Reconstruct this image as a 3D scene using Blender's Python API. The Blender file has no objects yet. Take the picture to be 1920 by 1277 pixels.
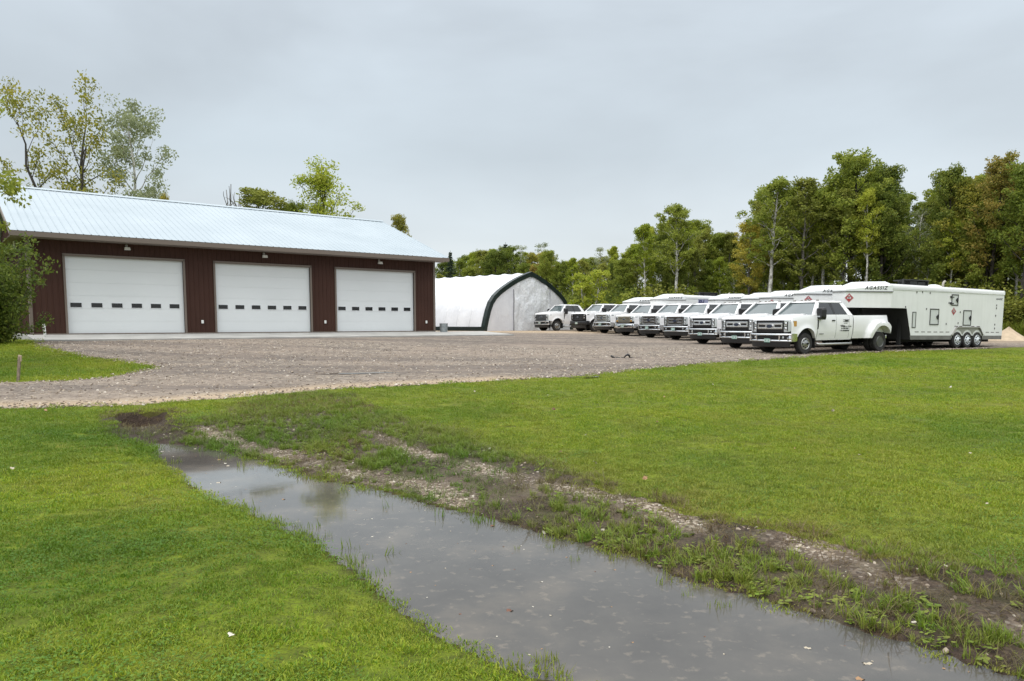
import bpy, bmesh, math, random
import numpy as np
from mathutils import Vector, Matrix

SC = bpy.context.scene
COL = SC.collection
R = math.radians
PI = math.pi
rng = np.random.default_rng(11)
random.seed(11)

# ------------------------------------------------------------------ camera
F, CX, CY = 1390.0, 960.0, 735.0            # focal length and principal point in pixels of the 1920x1277 photograph
PITCH = math.atan(129.0 / F)
EYE = np.array([0.0, 0.0, 1.62])
cam = bpy.data.cameras.new("camera")
cam.sensor_fit = 'HORIZONTAL'
cam.sensor_width = 36.0
cam.lens = 36.0 * F / 1920.0
cam.shift_y = (CY - 638.5) / 1920.0
cam.clip_start, cam.clip_end = 0.1, 3000.0
cam_ob = bpy.data.objects.new("camera", cam)
cam_ob.location = EYE
cam_ob.rotation_euler = (R(90) - PITCH, 0, 0)
COL.objects.link(cam_ob)
SC.camera = cam_ob

# ------------------------------------------------------------------ sky, sun, exposure
SUN_EL, SUN_ROT = R(52), R(215)
w = bpy.data.worlds.new("World"); SC.world = w; w.use_nodes = True
nt = w.node_tree; nt.nodes.clear()
def N(nt, t, **kw):
    n = nt.nodes.new(t)
    for k, v in kw.items():
        setattr(n, k, v)
    return n
def L(nt, a, b): nt.links.new(a, b)
wo = N(nt, 'ShaderNodeOutputWorld'); bg1 = N(nt, 'ShaderNodeBackground'); bg2 = N(nt, 'ShaderNodeBackground'); addw = N(nt, 'ShaderNodeAddShader')
sky = N(nt, 'ShaderNodeTexSky', sky_type='NISHITA', sun_disc=False)
sky.sun_elevation, sky.sun_rotation = SUN_EL, SUN_ROT
bg1.inputs['Strength'].default_value = 0.05
hs_ = N(nt, 'ShaderNodeHueSaturation'); hs_.inputs['Saturation'].default_value = .25        # overcast: hardly any blue gets through
L(nt, sky.outputs[0], hs_.inputs['Color']); L(nt, hs_.outputs[0], bg1.inputs['Color'])
tc = N(nt, 'ShaderNodeTexCoord'); sep = N(nt, 'ShaderNodeSeparateXYZ')
L(nt, tc.outputs['Generated'], sep.inputs[0])
mp = N(nt, 'ShaderNodeMapping'); mp.inputs['Scale'].default_value = (1.0, 1.0, 2.6)
L(nt, tc.outputs['Generated'], mp.inputs[0])
nz = N(nt, 'ShaderNodeTexNoise'); nz.inputs['Scale'].default_value = 1.9; nz.inputs['Detail'].default_value = 5; nz.inputs['Roughness'].default_value = 0.5; nz.inputs['Distortion'].default_value = 0.2
L(nt, mp.outputs[0], nz.inputs[0])
rz = N(nt, 'ShaderNodeValToRGB')                     # overcast brightness by elevation: the zenith is about three times the horizon
el = rz.color_ramp.elements
el[0].position = 0.0; el[0].color = (.35, .37, .375, 1)
el[1].position = 1.0; el[1].color = (1.78, 1.80, 1.78, 1)
for p, c in ((.035, (.335, .36, .37, 1)), (.11, (.205, .235, .250, 1)), (.21, (.180, .218, .240, 1)), (.384, (.275, .318, .352, 1)), (.52, (.72, .76, .79, 1))):
    e = el.new(p); e.color = c
L(nt, sep.outputs['Z'], rz.inputs[0])
mr = N(nt, 'ShaderNodeMapRange'); mr.inputs['From Min'].default_value = .3; mr.inputs['From Max'].default_value = .7; mr.inputs['To Min'].default_value = .74; mr.inputs['To Max'].default_value = 1.28
L(nt, nz.outputs[0], mr.inputs[0])
mx = N(nt, 'ShaderNodeVectorMath', operation='SCALE')
L(nt, rz.outputs[0], mx.inputs[0]); L(nt, mr.outputs[0], mx.inputs['Scale'])
L(nt, mx.outputs[0], bg2.inputs['Color']); bg2.inputs['Strength'].default_value = 0.98
L(nt, bg1.outputs[0], addw.inputs[0]); L(nt, bg2.outputs[0], addw.inputs[1]); L(nt, addw.outputs[0], wo.inputs[0])

sl = bpy.data.lights.new("sun", 'SUN'); sl.energy = 0.7; sl.angle = R(25); sl.color = (1, .97, .92)
so = bpy.data.objects.new("sun", sl); COL.objects.link(so)
sd = Vector((math.sin(SUN_ROT) * math.cos(SUN_EL), math.cos(SUN_ROT) * math.cos(SUN_EL), math.sin(SUN_EL)))   # towards the sun
so.rotation_euler = sd.to_track_quat('Z', 'Y').to_euler(); so.location = (0, 0, 40)
SC.view_settings.view_transform = 'Standard'; SC.view_settings.look = 'None'
SC.view_settings.exposure = 0.56; SC.view_settings.gamma = 1.0
SC.render.engine = 'CYCLES'
SC.cycles.max_bounces = 6; SC.cycles.diffuse_bounces = 3; SC.cycles.transparent_max_bounces = 8
SC.cycles.use_denoising = True

# ------------------------------------------------------------------ pixels to points
_fw = np.array([0, math.cos(PITCH), -math.sin(PITCH)]); _up = np.array([0, math.sin(PITCH), math.cos(PITCH)]); _rt = np.array([1.0, 0, 0])
def ray(px, py): return _rt * (px - CX) / F + _up * (CY - py) / F + _fw
def at_z(px, py, z):
    d = ray(px, py); return EYE + d * ((z - EYE[2]) / d[2])
def at_y(px, py, Y):
    d = ray(px, py); return EYE + d * (Y / d[1])
def zpix(py, Y): return float(at_y(960, py, Y)[2])
def xpix(px, py, Y): return float(at_y(px, py, Y)[0])

# ------------------------------------------------------------------ materials
MATS = {}
def mat(name, col, rough=.6, metal=0., spec=.5, noise=None, coat=0., ior=None):
    """Principled material; noise = (scale, amount[, second colour]) mottles the base colour in object space."""
    if name in MATS: return MATS[name]
    m = bpy.data.materials.new(name); m.use_nodes = True; t = m.node_tree; b = t.nodes['Principled BSDF']
    b.inputs['Roughness'].default_value = rough; b.inputs['Metallic'].default_value = metal
    b.inputs['Specular IOR Level'].default_value = spec; b.inputs['Coat Weight'].default_value = coat
    if ior: b.inputs['IOR'].default_value = ior
    c = (*col, 1)
    b.inputs['Base Color'].default_value = c
    if noise:
        g = N(t, 'ShaderNodeTexCoord'); n = N(t, 'ShaderNodeTexNoise'); n.inputs['Scale'].default_value = noise[0]; n.inputs['Detail'].default_value = 5
        L(t, g.outputs['Object'], n.inputs[0])
        r_ = N(t, 'ShaderNodeValToRGB'); a = noise[1]
        c2 = noise[2] if len(noise) > 2 else tuple(v * (1 - a) for v in col)
        r_.color_ramp.elements[0].position = .35; r_.color_ramp.elements[0].color = (*c2, 1)
        r_.color_ramp.elements[1].position = .65; r_.color_ramp.elements[1].color = c
        L(t, n.outputs[0], r_.inputs[0]); L(t, r_.outputs[0], b.inputs['Base Color'])
    MATS[name] = m
    return m

# ------------------------------------------------------------------ mesh builder
class MB:
    def __init__(s): s.v = []; s.f = []; s.m = []
    def add(s, vs, fs, mi=0):
        o = len(s.v); s.v += [tuple(float(c) for c in p) for p in vs]
        s.f += [tuple(i + o for i in f) for f in fs]; s.m += [mi] * len(fs); return s
    def poly(s, pts, mi=0): return s.add(pts, [tuple(range(len(pts)))], mi)
    def box(s, x0, x1, y0, y1, z0, z1, mi=0):
        return s.add([(x0, y0, z0), (x1, y0, z0), (x1, y1, z0), (x0, y1, z0), (x0, y0, z1), (x1, y0, z1), (x1, y1, z1), (x0, y1, z1)],
                     [(0, 3, 2, 1), (4, 5, 6, 7), (0, 1, 5, 4), (1, 2, 6, 5), (2, 3, 7, 6), (3, 0, 4, 7)], mi)
    def hexa(s, b, t, mi=0):      # four bottom points, four top points, same winding
        return s.add(list(b) + list(t), [(0, 3, 2, 1), (4, 5, 6, 7), (0, 1, 5, 4), (1, 2, 6, 5), (2, 3, 7, 6), (3, 0, 4, 7)], mi)
    def loft(s, rings, close=True, caps=True, mi=0):
        n = len(rings[0]); vs = [p for r_ in rings for p in r_]; fs = []
        for i in range(len(rings) - 1):
            for j in range(n if close else n - 1):
                k = (j + 1) % n
                fs.append((i * n + j, i * n + k, (i + 1) * n + k, (i + 1) * n + j))
        if caps and close:
            fs.append(tuple(range(n))[::-1]); fs.append(tuple((len(rings) - 1) * n + j for j in range(n)))
        return s.add(vs, fs, mi)
    def grid(s, P, mi=0):         # P[i][j]
        return s.loft(P, close=False, caps=False, mi=mi)
    def prism(s, pts, axis, a, b, mi=0):   # 2-D polygon extruded along an axis
        def put(p, h):
            if axis == 'x': return (h, p[0], p[1])
            if axis == 'y': return (p[0], h, p[1])
            return (p[0], p[1], h)
        return s.loft([[put(p, a) for p in pts], [put(p, b) for p in pts]], mi=mi)
    def tube(s, path, r, n=8, mi=0, caps=True):
        path = [Vector(p) for p in path]; rs = r if hasattr(r, '__len__') else [r] * len(path); rings = []
        ref = None
        for i, p in enumerate(path):
            d = (path[min(i + 1, len(path) - 1)] - path[max(i - 1, 0)]).normalized()
            if ref is None: ref = Vector((0, 0, 1)) if abs(d.z) < .9 else Vector((1, 0, 0))
            u = d.cross(ref).normalized(); v = u.cross(d).normalized(); ref = v
            rings.append([tuple(p + (u * math.cos(a) + v * math.sin(a)) * rs[i]) for a in [2 * PI * k / n for k in range(n)]])
        return s.loft(rings, caps=caps, mi=mi)
    def lathe(s, prof, c, axis='y', n=24, mi=0):   # profile of (radius, height along axis)
        rings = []
        for r_, h in prof:
            ring = []
            for k in range(n):
                a = 2 * PI * k / n; p, q = r_ * math.cos(a), r_ * math.sin(a)
                ring.append({'y': (c[0] + p, c[1] + h, c[2] + q), 'z': (c[0] + p, c[1] + q, c[2] + h), 'x': (c[0] + h, c[1] + p, c[2] + q)}[axis])
            rings.append(ring)
        return s.loft(rings, mi=mi)
    def mesh(s, name, mats, smooth=False):
        me = bpy.data.meshes.new(name); me.from_pydata(s.v, [], s.f)
        for m in (mats if isinstance(mats, (list, tuple)) else [mats]): me.materials.append(m)
        me.polygons.foreach_set('material_index', s.m)
        if smooth: me.polygons.foreach_set('use_smooth', [True] * len(s.f))
        me.update(); return me
    def build(s, name, mats, parent=None, smooth=False, bevel=0, seg=2, auto=None):
        me = s.mesh(name, mats, smooth)
        bm = bmesh.new(); bm.from_mesh(me); bmesh.ops.remove_doubles(bm, verts=bm.verts, dist=1e-5); bmesh.ops.recalc_face_normals(bm, faces=bm.faces); bm.to_mesh(me); bm.free()
        if auto is not None:
            me.polygons.foreach_set('use_smooth', [True] * len(me.polygons))
            me.set_sharp_from_angle(angle=R(auto))
        o = bpy.data.objects.new(name, me); COL.objects.link(o)
        if parent: o.parent = parent
        if bevel:
            b = o.modifiers.new('bevel', 'BEVEL'); b.width = bevel; b.segments = seg; b.limit_method = 'ANGLE'; b.angle_limit = R(35)
        return o

def tag(o, label=None, cat=None, group=None, kind=None):
    for k, v in (('label', label), ('category', cat), ('group', group), ('kind', kind)):
        if v: o[k] = v
    return o
def empty(name, loc=(0, 0, 0), rz=0, **kw):
    o = bpy.data.objects.new(name, None); COL.objects.link(o); o.location = loc; o.rotation_euler = (0, 0, rz); o.empty_display_size = .3
    return tag(o, **kw)
def obj(name, me, parent=None, loc=None):
    o = bpy.data.objects.new(name, me); COL.objects.link(o)
    if parent: o.parent = parent
    if loc is not None: o.location = loc
    return o
def text_mesh(body, size, shear=0., bold=0., extrude=.002, spacing=1.0, align='LEFT'):
    cu = bpy.data.curves.new('lettering', 'FONT'); cu.body = body; cu.size = size; cu.shear = shear; cu.offset = bold; cu.extrude = extrude; cu.space_character = spacing; cu.align_x = align; cu.resolution_u = 4
    o = bpy.data.objects.new('lettering', cu); COL.objects.link(o)
    dg = bpy.context.evaluated_depsgraph_get(); me = bpy.data.meshes.new_from_object(o.evaluated_get(dg))
    bpy.data.objects.remove(o); return me
def put_text(mb, body, size, org, ux, uy, mi=0, **kw):
    """adds flat lettering to a builder: org + x*ux + y*uy, lifted along the normal by its extrusion."""
    me = text_mesh(body, size, **kw); un = Vector(ux).cross(Vector(uy))
    vs = [Vector(org) + Vector(ux) * v.co.x + Vector(uy) * v.co.y + un * v.co.z for v in me.vertices]
    mb.add(vs, [tuple(p.vertices) for p in me.polygons], mi)

# ------------------------------------------------------------------ noise and distance helpers (numpy)
_perm = np.random.default_rng(5).random((256, 256))
def vnoise(x, y, s):
    x = np.asarray(x) / s + 1000.; y = np.asarray(y) / s + 1000.
    xi = np.floor(x).astype(int); yi = np.floor(y).astype(int); fx = x - xi; fy = y - yi
    fx = fx * fx * (3 - 2 * fx); fy = fy * fy * (3 - 2 * fy)
    g = lambda a, b: _perm[a % 256, b % 256]
    return (g(xi, yi) * (1 - fx) + g(xi + 1, yi) * fx) * (1 - fy) + (g(xi, yi + 1) * (1 - fx) + g(xi + 1, yi + 1) * fx) * fy
def fnoise(x, y, s, o=4): return sum(vnoise(np.asarray(x) + 31.7 * k, np.asarray(y) - 17.3 * k, s / 2 ** k) * .5 ** k for k in range(o)) / sum(.5 ** k for k in range(o)) - .5
def sm(t, a, b):
    t = np.clip((np.asarray(t, float) - a) / (b - a), 0, 1); return t * t * (3 - 2 * t)
def dist_line(x, y, P):
    d = np.full(np.shape(x), 1e9)
    for (ax, ay), (bx, by) in zip(P[:-1], P[1:]):
        ux, uy = bx - ax, by - ay; l = ux * ux + uy * uy + 1e-12
        t = np.clip(((x - ax) * ux + (y - ay) * uy) / l, 0, 1)
        d = np.minimum(d, np.hypot(x - ax - t * ux, y - ay - t * uy))
    return d
def inside(x, y, P):
    r_ = np.zeros(np.shape(x), bool)
    for (ax, ay), (bx, by) in zip(P, list(P[1:]) + [P[0]]):
        if ay == by: continue
        c = ((ay > y) != (by > y)) & (x < (bx - ax) * (y - ay) / (by - ay) + ax); r_ ^= c
    return r_
def sdf(x, y, P):               # positive inside
    d = dist_line(x, y, list(P) + [P[0]]); return np.where(inside(x, y, P), d, -d)

# ------------------------------------------------------------------ terrain
WATER_Z = -0.09
BX, BY, BA, BL, BZ = -21.176, 32.751, 0.66768, 20.93, 1.11           # garage: front left corner, heading of the front wall, its length, slab level
BU = np.array([math.cos(BA), math.sin(BA)]); BN = np.array([-math.sin(BA), math.cos(BA)])
SHX, SHY, SHZ = 1.606, 62.0, 1.0                                      # hoop shelter front
left_px = [(279, 829), (300, 868), (345, 903), (420, 944), (500, 974), (570, 1008), (620, 1034), (670, 1070), (720, 1114), (790, 1163), (860, 1204), (930, 1236), (1000, 1262), (1050, 1280), (1180, 1340), (1300, 1420)]
right_px = [(279, 829), (370, 838), (440, 853), (500, 868), (560, 889), (610, 904), (680, 914), (760, 934), (830, 954), (880, 964), (960, 984), (1000, 999), (1060, 1014), (1130, 1034), (1200, 1052), (1280, 1088), (1340, 1104), (1420, 1124), (1500, 1149), (1560, 1164), (1620, 1189), (1720, 1216), (1800, 1241), (1870, 1263), (1920, 1280), (2050, 1340), (2200, 1420)]
LB = [tuple(at_z(*p, WATER_Z)[:2]) for p in left_px]; RB = [tuple(at_z(*p, WATER_Z)[:2]) for p in right_px]
WPOLY = LB + RB[::-1][:-1]
HOLE = (-6.15, 12.25)
CHAN = [LB[0], HOLE]                                                  # washed-out gully at the head of the puddle
def base_z(x, y):
    y = np.asarray(y, float); x = np.asarray(x, float)
    z = .0175 * np.where(y < 11, np.where(y > 3, (y - 3) ** 2 / 16., 0), y - 7)
    z = np.minimum(z, .0175 * 68) - .0
    s = (x - BX) * BU[0] + (y - BY) * BU[1]; t = (x - BX) * BN[0] + (y - BY) * BN[1]
    wgt = sm(t, -15, -3.5) * (1 - sm(s, BL + 2, BL + 14))
    z = z + wgt * np.maximum(.86 - z, 0)
    w2 = 1 - sm(np.hypot(x - SHX + 4, y - SHY - 4), 9, 20)
    z = z + w2 * np.maximum(.995 - z, 0)
    return z
def terrain(x, y):
    x = np.asarray(x, float); y = np.asarray(y, float)
    z = base_z(x, y) + .05 * fnoise(x, y, 3.1, 3) * (1 - sm(y, 18, 30))
    dl = dist_line(x, y, LB); dr = dist_line(x, y, RB); d = np.minimum(dl, dr); k = dl / (dl + dr + 1e-6)
    ins = inside(x, y, WPOLY); Rr = .75 + 1.6 * sm(k, .3, .9)
    d2 = np.maximum(d + .16 * fnoise(x, y, .45, 3) * (1 - sm(d, .3, 1.2)), 0)
    bl = np.sin(np.clip(d2 / Rr, 0, 1) * PI / 2) ** 1.0
    out = WATER_Z + .002 + (z - WATER_Z) * bl
    inn = WATER_Z - .02 - np.minimum(.16, d * .22) + .02 * fnoise(x, y, .3, 3)
    z = np.where(ins, inn, np.where(d < 3, out, z))
    h = dist_line(x, y, CHAN) / .50 + .25 * fnoise(x, y, .35, 3); k2 = 1 - sm(h, .45, 1.0)
    deep = -.05 - .16 * np.exp(-(np.hypot(x - HOLE[0] + .1, y - HOLE[1]) / .28) ** 2)
    return np.where(ins, z, z * (1 - k2) + np.minimum(z, deep) * k2)
def tz(x, y): return float(terrain(np.array([x]), np.array([y]))[0])
def ground(px, py):
    d = ray(px, py); ts = np.concatenate([np.arange(2, 40, .02), np.arange(40, 160, .1)])
    P = EYE + d * ts[:, None]; below = P[:, 2] < terrain(P[:, 0], P[:, 1]); i = int(np.argmax(below)) if below.any() else len(ts) - 1
    return P[i]
def plan(pts): return [tuple(ground(*p)[:2]) for p in pts]

near_px = [(-400, 772), (0, 766), (120, 764), (250, 760), (350, 752), (450, 745), (560, 735), (650, 728), (800, 721), (950, 713), (1090, 705), (1200, 693), (1330, 681), (1480, 672), (1560, 665), (1660, 660), (1800, 655), (1925, 651)]
GRAV = plan(near_px) + [(45, 36.5), (52, 44), (44, 47), (34, 50), (26, 57), (22, 64), (12, 70), (4, 74), (-16, 82), (-14, 60), (-22, 36)] + \
       plan([(60, 646), (110, 660), (180, 671), (260, 682), (300, 688), (200, 709), (100, 716), (0, 718), (-400, 722)])
DIRT = plan([(285, 826), (240, 806), (222, 785), (250, 772), (300, 778), (325, 806), (370, 797), (430, 775), (465, 752), (520, 744), (600, 738), (655, 742), (690, 768), (760, 790), (850, 812), (905, 838), (1000, 862), (1080, 893), (1150, 922), (1250, 947), (1350, 977), (1450, 998), (1560, 1013), (1650, 1033), (1760, 1053), (1850, 1063), (1930, 1083), (2100, 1130), (2300, 1270), (2150, 1330)]) + RB[::-1]
ST_A = plan([(690, 812), (780, 850), (870, 872), (1010, 912), (1180, 937), (1310, 985), (1440, 1007), (1560, 1047), (1640, 1087), (1760, 1112), (1910, 1172), (2100, 1240)])
ST_B = plan([(345, 795), (400, 815), (470, 840), (560, 862), (640, 886), (760, 905), (870, 945)])

xs = np.unique(np.round(np.concatenate([np.arange(-13, 14.01, .1), np.arange(-30, 40.01, .5), np.arange(-80, 81, 4), np.array([-600, -400, -250, -150, 150, 250, 400, 600])]), 3))
ys = np.unique(np.round(np.concatenate([np.arange(1.5, 18.01, .1), np.arange(18, 40, .35), np.arange(40, 90, 1.5), np.array([-40, -15, -5, -1, 0.5, 95, 110, 140, 200, 300, 500, 800])]), 3))
GX, GY = np.meshgrid(xs, ys); GZ = terrain(GX, GY)
def sheet(name, Z, keep=None, attrs=None, mats=None):
    ny, nx = Z.shape; idx = np.arange(nx * ny).reshape(ny, nx)
    q = np.stack([idx[:-1, :-1], idx[:-1, 1:], idx[1:, 1:], idx[1:, :-1]], -1).reshape(-1, 4)
    if keep is not None:
        k = keep.ravel(); q = q[k[q].any(1)]
    used = np.unique(q); rm = np.full(nx * ny, -1); rm[used] = np.arange(len(used)); q = rm[q]
    co = np.stack([GX.ravel(), GY.ravel(), Z.ravel()], -1)[used]
    me = bpy.data.meshes.new(name); me.vertices.add(len(co)); me.vertices.foreach_set('co', co.ravel())
    me.loops.add(len(q) * 4); me.loops.foreach_set('vertex_index', q.ravel()); me.polygons.add(len(q)); me.polygons.foreach_set('loop_start', np.arange(0, len(q) * 4, 4))
    me.update(calc_edges=True); me.polygons.foreach_set('use_smooth', np.ones(len(q), bool))
    for k, a in (attrs or {}).items():
        at = me.attributes.new(k, 'FLOAT', 'POINT'); at.data.foreach_set('value', a.ravel()[used].astype(np.float32))
    me.materials.append(mats); o = bpy.data.objects.new(name, me); COL.objects.link(o); o['kind'] = 'structure'; return o

def ramp(t, stops, src=None):
    r_ = N(t, 'ShaderNodeValToRGB'); e = r_.color_ramp.elements
    e[0].position, e[0].color = stops[0][0], (*stops[0][1], 1); e[1].position, e[1].color = stops[-1][0], (*stops[-1][1], 1)
    for p, c in stops[1:-1]: e.new(p).color = (*c, 1)
    if src is not None: L(t, src, r_.inputs[0])
    return r_.outputs[0]
def noise(t, vec, scale, detail=4, rough=.55):
    n = N(t, 'ShaderNodeTexNoise'); n.inputs['Scale'].default_value = scale; n.inputs['Detail'].default_value = detail; n.inputs['Roughness'].default_value = rough
    L(t, vec, n.inputs[0]); return n.outputs[0]
def mixc(t, fac, a, b, mode='MIX'):
    m = N(t, 'ShaderNodeMix', data_type='RGBA', blend_type=mode)
    (L(t, fac, m.inputs[0]) if hasattr(fac, 'links') else setattr(m.inputs[0], 'default_value', fac))
    for v, i in ((a, 6), (b, 7)):
        (L(t, v, m.inputs[i]) if hasattr(v, 'links') else setattr(m.inputs[i], 'default_value', (*v, 1)))
    return m.outputs[2]
def math_(t, op, a, b=None):
    m = N(t, 'ShaderNodeMath', operation=op)
    for v, i in ((a, 0), (b, 1)):
        if v is None: continue
        (L(t, v, m.inputs[i]) if hasattr(v, 'links') else setattr(m.inputs[i], 'default_value', v))
    return m.outputs[0]
def attr(t, name, typ='GEOMETRY'):
    a = N(t, 'ShaderNodeAttribute', attribute_name=name, attribute_type=typ); return a.outputs['Fac']
def newmat(name):
    m = bpy.data.materials.new(name); m.use_nodes = True; t = m.node_tree; return m, t, t.nodes['Principled BSDF'], N(t, 'ShaderNodeNewGeometry').outputs['Position']
def bump(t, b, h, strength, dist):
    n = N(t, 'ShaderNodeBump'); n.inputs['Strength'].default_value = strength; n.inputs['Distance'].default_value = dist
    L(t, h, n.inputs['Height']); L(t, n.outputs[0], b.inputs['Normal'])

GRASS_A, GRASS_B, GRASS_C = (.11, .175, .010), (.19, .245, .013), (.215, .22, .024)
m_lawn, t, b, P = newmat('lawn_ground')
n1 = noise(t, P, .35, 5); n2 = noise(t, P, 7, 6, .7); n3 = noise(t, P, 55, 3, .7); n4 = noise(t, P, 1.3, 5)
c = ramp(t, [(.33, GRASS_A), (.5, GRASS_B), (.68, GRASS_C)], n1)
c = mixc(t, math_(t, 'MULTIPLY', ramp(t, [(.45, (0, 0, 0)), (.7, (1, 1, 1))], n4), .35), c, (.23, .21, .035))
c = mixc(t, ramp(t, [(.36, (.85, .85, .85)), (.66, (.1, .1, .1))], n2), c, (.055, .068, .012))
c = mixc(t, ramp(t, [(.36, (.6, .6, .6)), (.55, (0, 0, 0))], n3), c, (.05, .055, .012))
c = mixc(t, attr(t, 'mud'), c, (.035, .022, .013))
L(t, c, b.inputs['Base Color']); b.inputs['Roughness'].default_value = .9; b.inputs['Specular IOR Level'].default_value = .15
bump(t, b, n2, .6, .05)
mud = np.clip(1.5 - dist_line(GX, GY, CHAN) / .48, 0, 1)
mud = np.maximum(mud, (1 - sm(sdf(GX, GY, WPOLY) * -1, 0.02, .12)))
sheet('lawn', GZ, attrs={'mud': mud}, mats=m_lawn)

# gravel yard: a second sheet that dives under the lawn outside its ragged outline
gs = sdf(GX, GY, GRAV)
rag = .55 * fnoise(GX, GY, 1.3, 4) + .5 * fnoise(GX, GY, .3, 2)
gd = gs + rag * np.where(GY < 32, .55, 1.0)
m_grav, t, b, P = newmat('crushed_gravel')
vor = N(t, 'ShaderNodeTexVoronoi'); vor.inputs['Scale'].default_value = 26; vor.inputs['Randomness'].default_value = 1.0; L(t, P, vor.inputs[0])
vo2 = N(t, 'ShaderNodeTexVoronoi'); vo2.inputs['Scale'].default_value = 9; L(t, P, vo2.inputs[0])
big = noise(t, P, .22, 5, .6); mid = noise(t, P, 1.6, 5, .65)
mapn = N(t, 'ShaderNodeMapping'); mapn.inputs['Rotation'].default_value = (0, 0, R(-12)); mapn.inputs['Scale'].default_value = (.05, .55, 1); L(t, P, mapn.inputs[0])
trk = noise(t, mapn.outputs[0], 1.0, 4, .6)
sx = N(t, 'ShaderNodeSeparateColor'); L(t, vor.outputs['Color'], sx.inputs[0]); sx2 = N(t, 'ShaderNodeSeparateColor'); L(t, vo2.outputs['Color'], sx2.inputs[0])
stone = ramp(t, [(0, (.05, .042, .04)), (.35, (.17, .135, .115)), (.7, (.30, .245, .21)), (1, (.60, .52, .45))], sx.outputs[0])
ston2 = ramp(t, [(0, (.045, .037, .033)), (.5, (.21, .17, .147)), (1, (.58, .50, .44))], sx2.outputs[1])
c = mixc(t, .38, stone, ston2)
vo3 = N(t, 'ShaderNodeTexVoronoi'); vo3.inputs['Scale'].default_value = 5.5; L(t, P, vo3.inputs[0]); sx3 = N(t, 'ShaderNodeSeparateColor'); L(t, vo3.outputs['Color'], sx3.inputs[0])
c = mixc(t, .36, c, ramp(t, [(0, (.045, .036, .03)), (.5, (.20, .16, .13)), (1, (.48, .405, .335))], sx3.outputs[2]))
c = mixc(t, 1.0, c, (.82, .825, .785), 'MULTIPLY')
c = mixc(t, math_(t, 'MULTIPLY', ramp(t, [(.42, (0, 0, 0)), (.66, (1, 1, 1))], big), .45), c, (.30, .235, .185))
c = mixc(t, math_(t, 'MULTIPLY', ramp(t, [(.44, (0, 0, 0)), (.58, (1, 1, 1))], trk), .58), c, (.095, .078, .07))
c = mixc(t, math_(t, 'MULTIPLY', ramp(t, [(.5, (0, 0, 0)), (.7, (1, 1, 1))], mid), .35), c, (.33, .26, .20))
c = mixc(t, math_(t, 'MULTIPLY', attr(t, 'sand'), math_(t, 'ADD', .45, math_(t, 'MULTIPLY', mid, .6))), c, (.47, .355, .235))
c = mixc(t, attr(t, 'edge'), c, (.05, .042, .035))
L(t, c, b.inputs['Base Color']); b.inputs['Roughness'].default_value = .85; b.inputs['Specular IOR Level'].default_value = .25
bump(t, b, math_(t, 'ADD', vor.outputs['Distance'], math_(t, 'MULTIPLY', vo2.outputs['Distance'], .8)), .8, .03)
edge_l = plan(near_px[:10])
sand = np.clip(1 - np.abs(dist_line(GX, GY, edge_l) - .35) / .9, 0, 1) * (1 - sm(GX, .5, 2.5))
sand = np.maximum(sand, .95 * (1 - sm(np.hypot((GX - 1) / 9, (GY - 56.5) / 4.0), .6, 1.3)))
sand = np.maximum(sand, .5 * sm(GX, 22, 27) * sm(GY, 37, 42))
edg = .75 * np.clip(1 - np.abs(gd - .12) / .2, 0, 1) * sm(GX, 0, 3)
gh = np.clip(gd * .35, -.12, .018)
sheet('gravel_yard', GZ + gh + .012 * fnoise(GX, GY, .8, 3), keep=(gd > -.7), attrs={'sand': sand, 'edge': edg}, mats=m_grav)

# bare dirt track along the puddle
ds = np.maximum(sdf(GX, GY, DIRT), .8 * (.50 - dist_line(GX, GY, CHAN))) + .28 * fnoise(GX, GY, .9, 3) + .22 * fnoise(GX, GY, .25, 2)
sa = dist_line(GX, GY, ST_A); sb = dist_line(GX, GY, ST_B)
peb = np.maximum(np.exp(-(sa / .17) ** 2), .8 * np.exp(-(sb / .24) ** 2)) * (.3 + 2.2 * (fnoise(GX, GY, .6, 3) + .18))
m_dirt, t, b, P = newmat('wet_dirt')
v1 = N(t, 'ShaderNodeTexVoronoi'); v1.inputs['Scale'].default_value = 42; L(t, P, v1.inputs[0])
v2 = N(t, 'ShaderNodeTexVoronoi'); v2.inputs['Scale'].default_value = 20; L(t, P, v2.inputs[0])
s1 = N(t, 'ShaderNodeSeparateColor'); L(t, v1.outputs['Color'], s1.inputs[0])
n1 = noise(t, P, 2.2, 6, .65); n2 = noise(t, P, 18, 5, .7); n3 = noise(t, P, .9, 4)
soil = ramp(t, [(.3, (.018, .011, .007)), (.5, (.042, .026, .016)), (.7, (.092, .062, .040))], n2)
soil = mixc(t, ramp(t, [(.5, (0, 0, 0)), (.66, (.5, .5, .5))], n1), soil, (.055, .060, .014))
soil = mixc(t, math_(t, 'MULTIPLY', ramp(t, [(.5, (0, 0, 0)), (.6, (1, 1, 1))], n3), .3), soil, (.19, .15, .105))
stn = ramp(t, [(0, (.08, .058, .04)), (.4, (.22, .165, .115)), (.75, (.36, .29, .215)), (1, (.58, .51, .42))], s1.outputs[0])
pf = math_(t, 'MULTIPLY', attr(t, 'stones'), math_(t, 'ADD', .35, s1.outputs[1]))
c = mixc(t, pf, soil, stn)
L(t, c, b.inputs['Base Color']); b.inputs['Roughness'].default_value = .75; b.inputs['Specular IOR Level'].default_value = .3
bump(t, b, math_(t, 'ADD', v1.outputs['Distance'], n2), .9, .02)
L(t, mixc(t, attr(t, 'pit'), c, mixc(t, n2, (.010, .006, .004), (.06, .035, .02))), b.inputs['Base Color'])
pit = np.clip(1.9 - 1.5 * dist_line(GX, GY, CHAN) / .58, 0, 1)
inw = np.maximum(sdf(GX, GY, WPOLY), 0)
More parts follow.
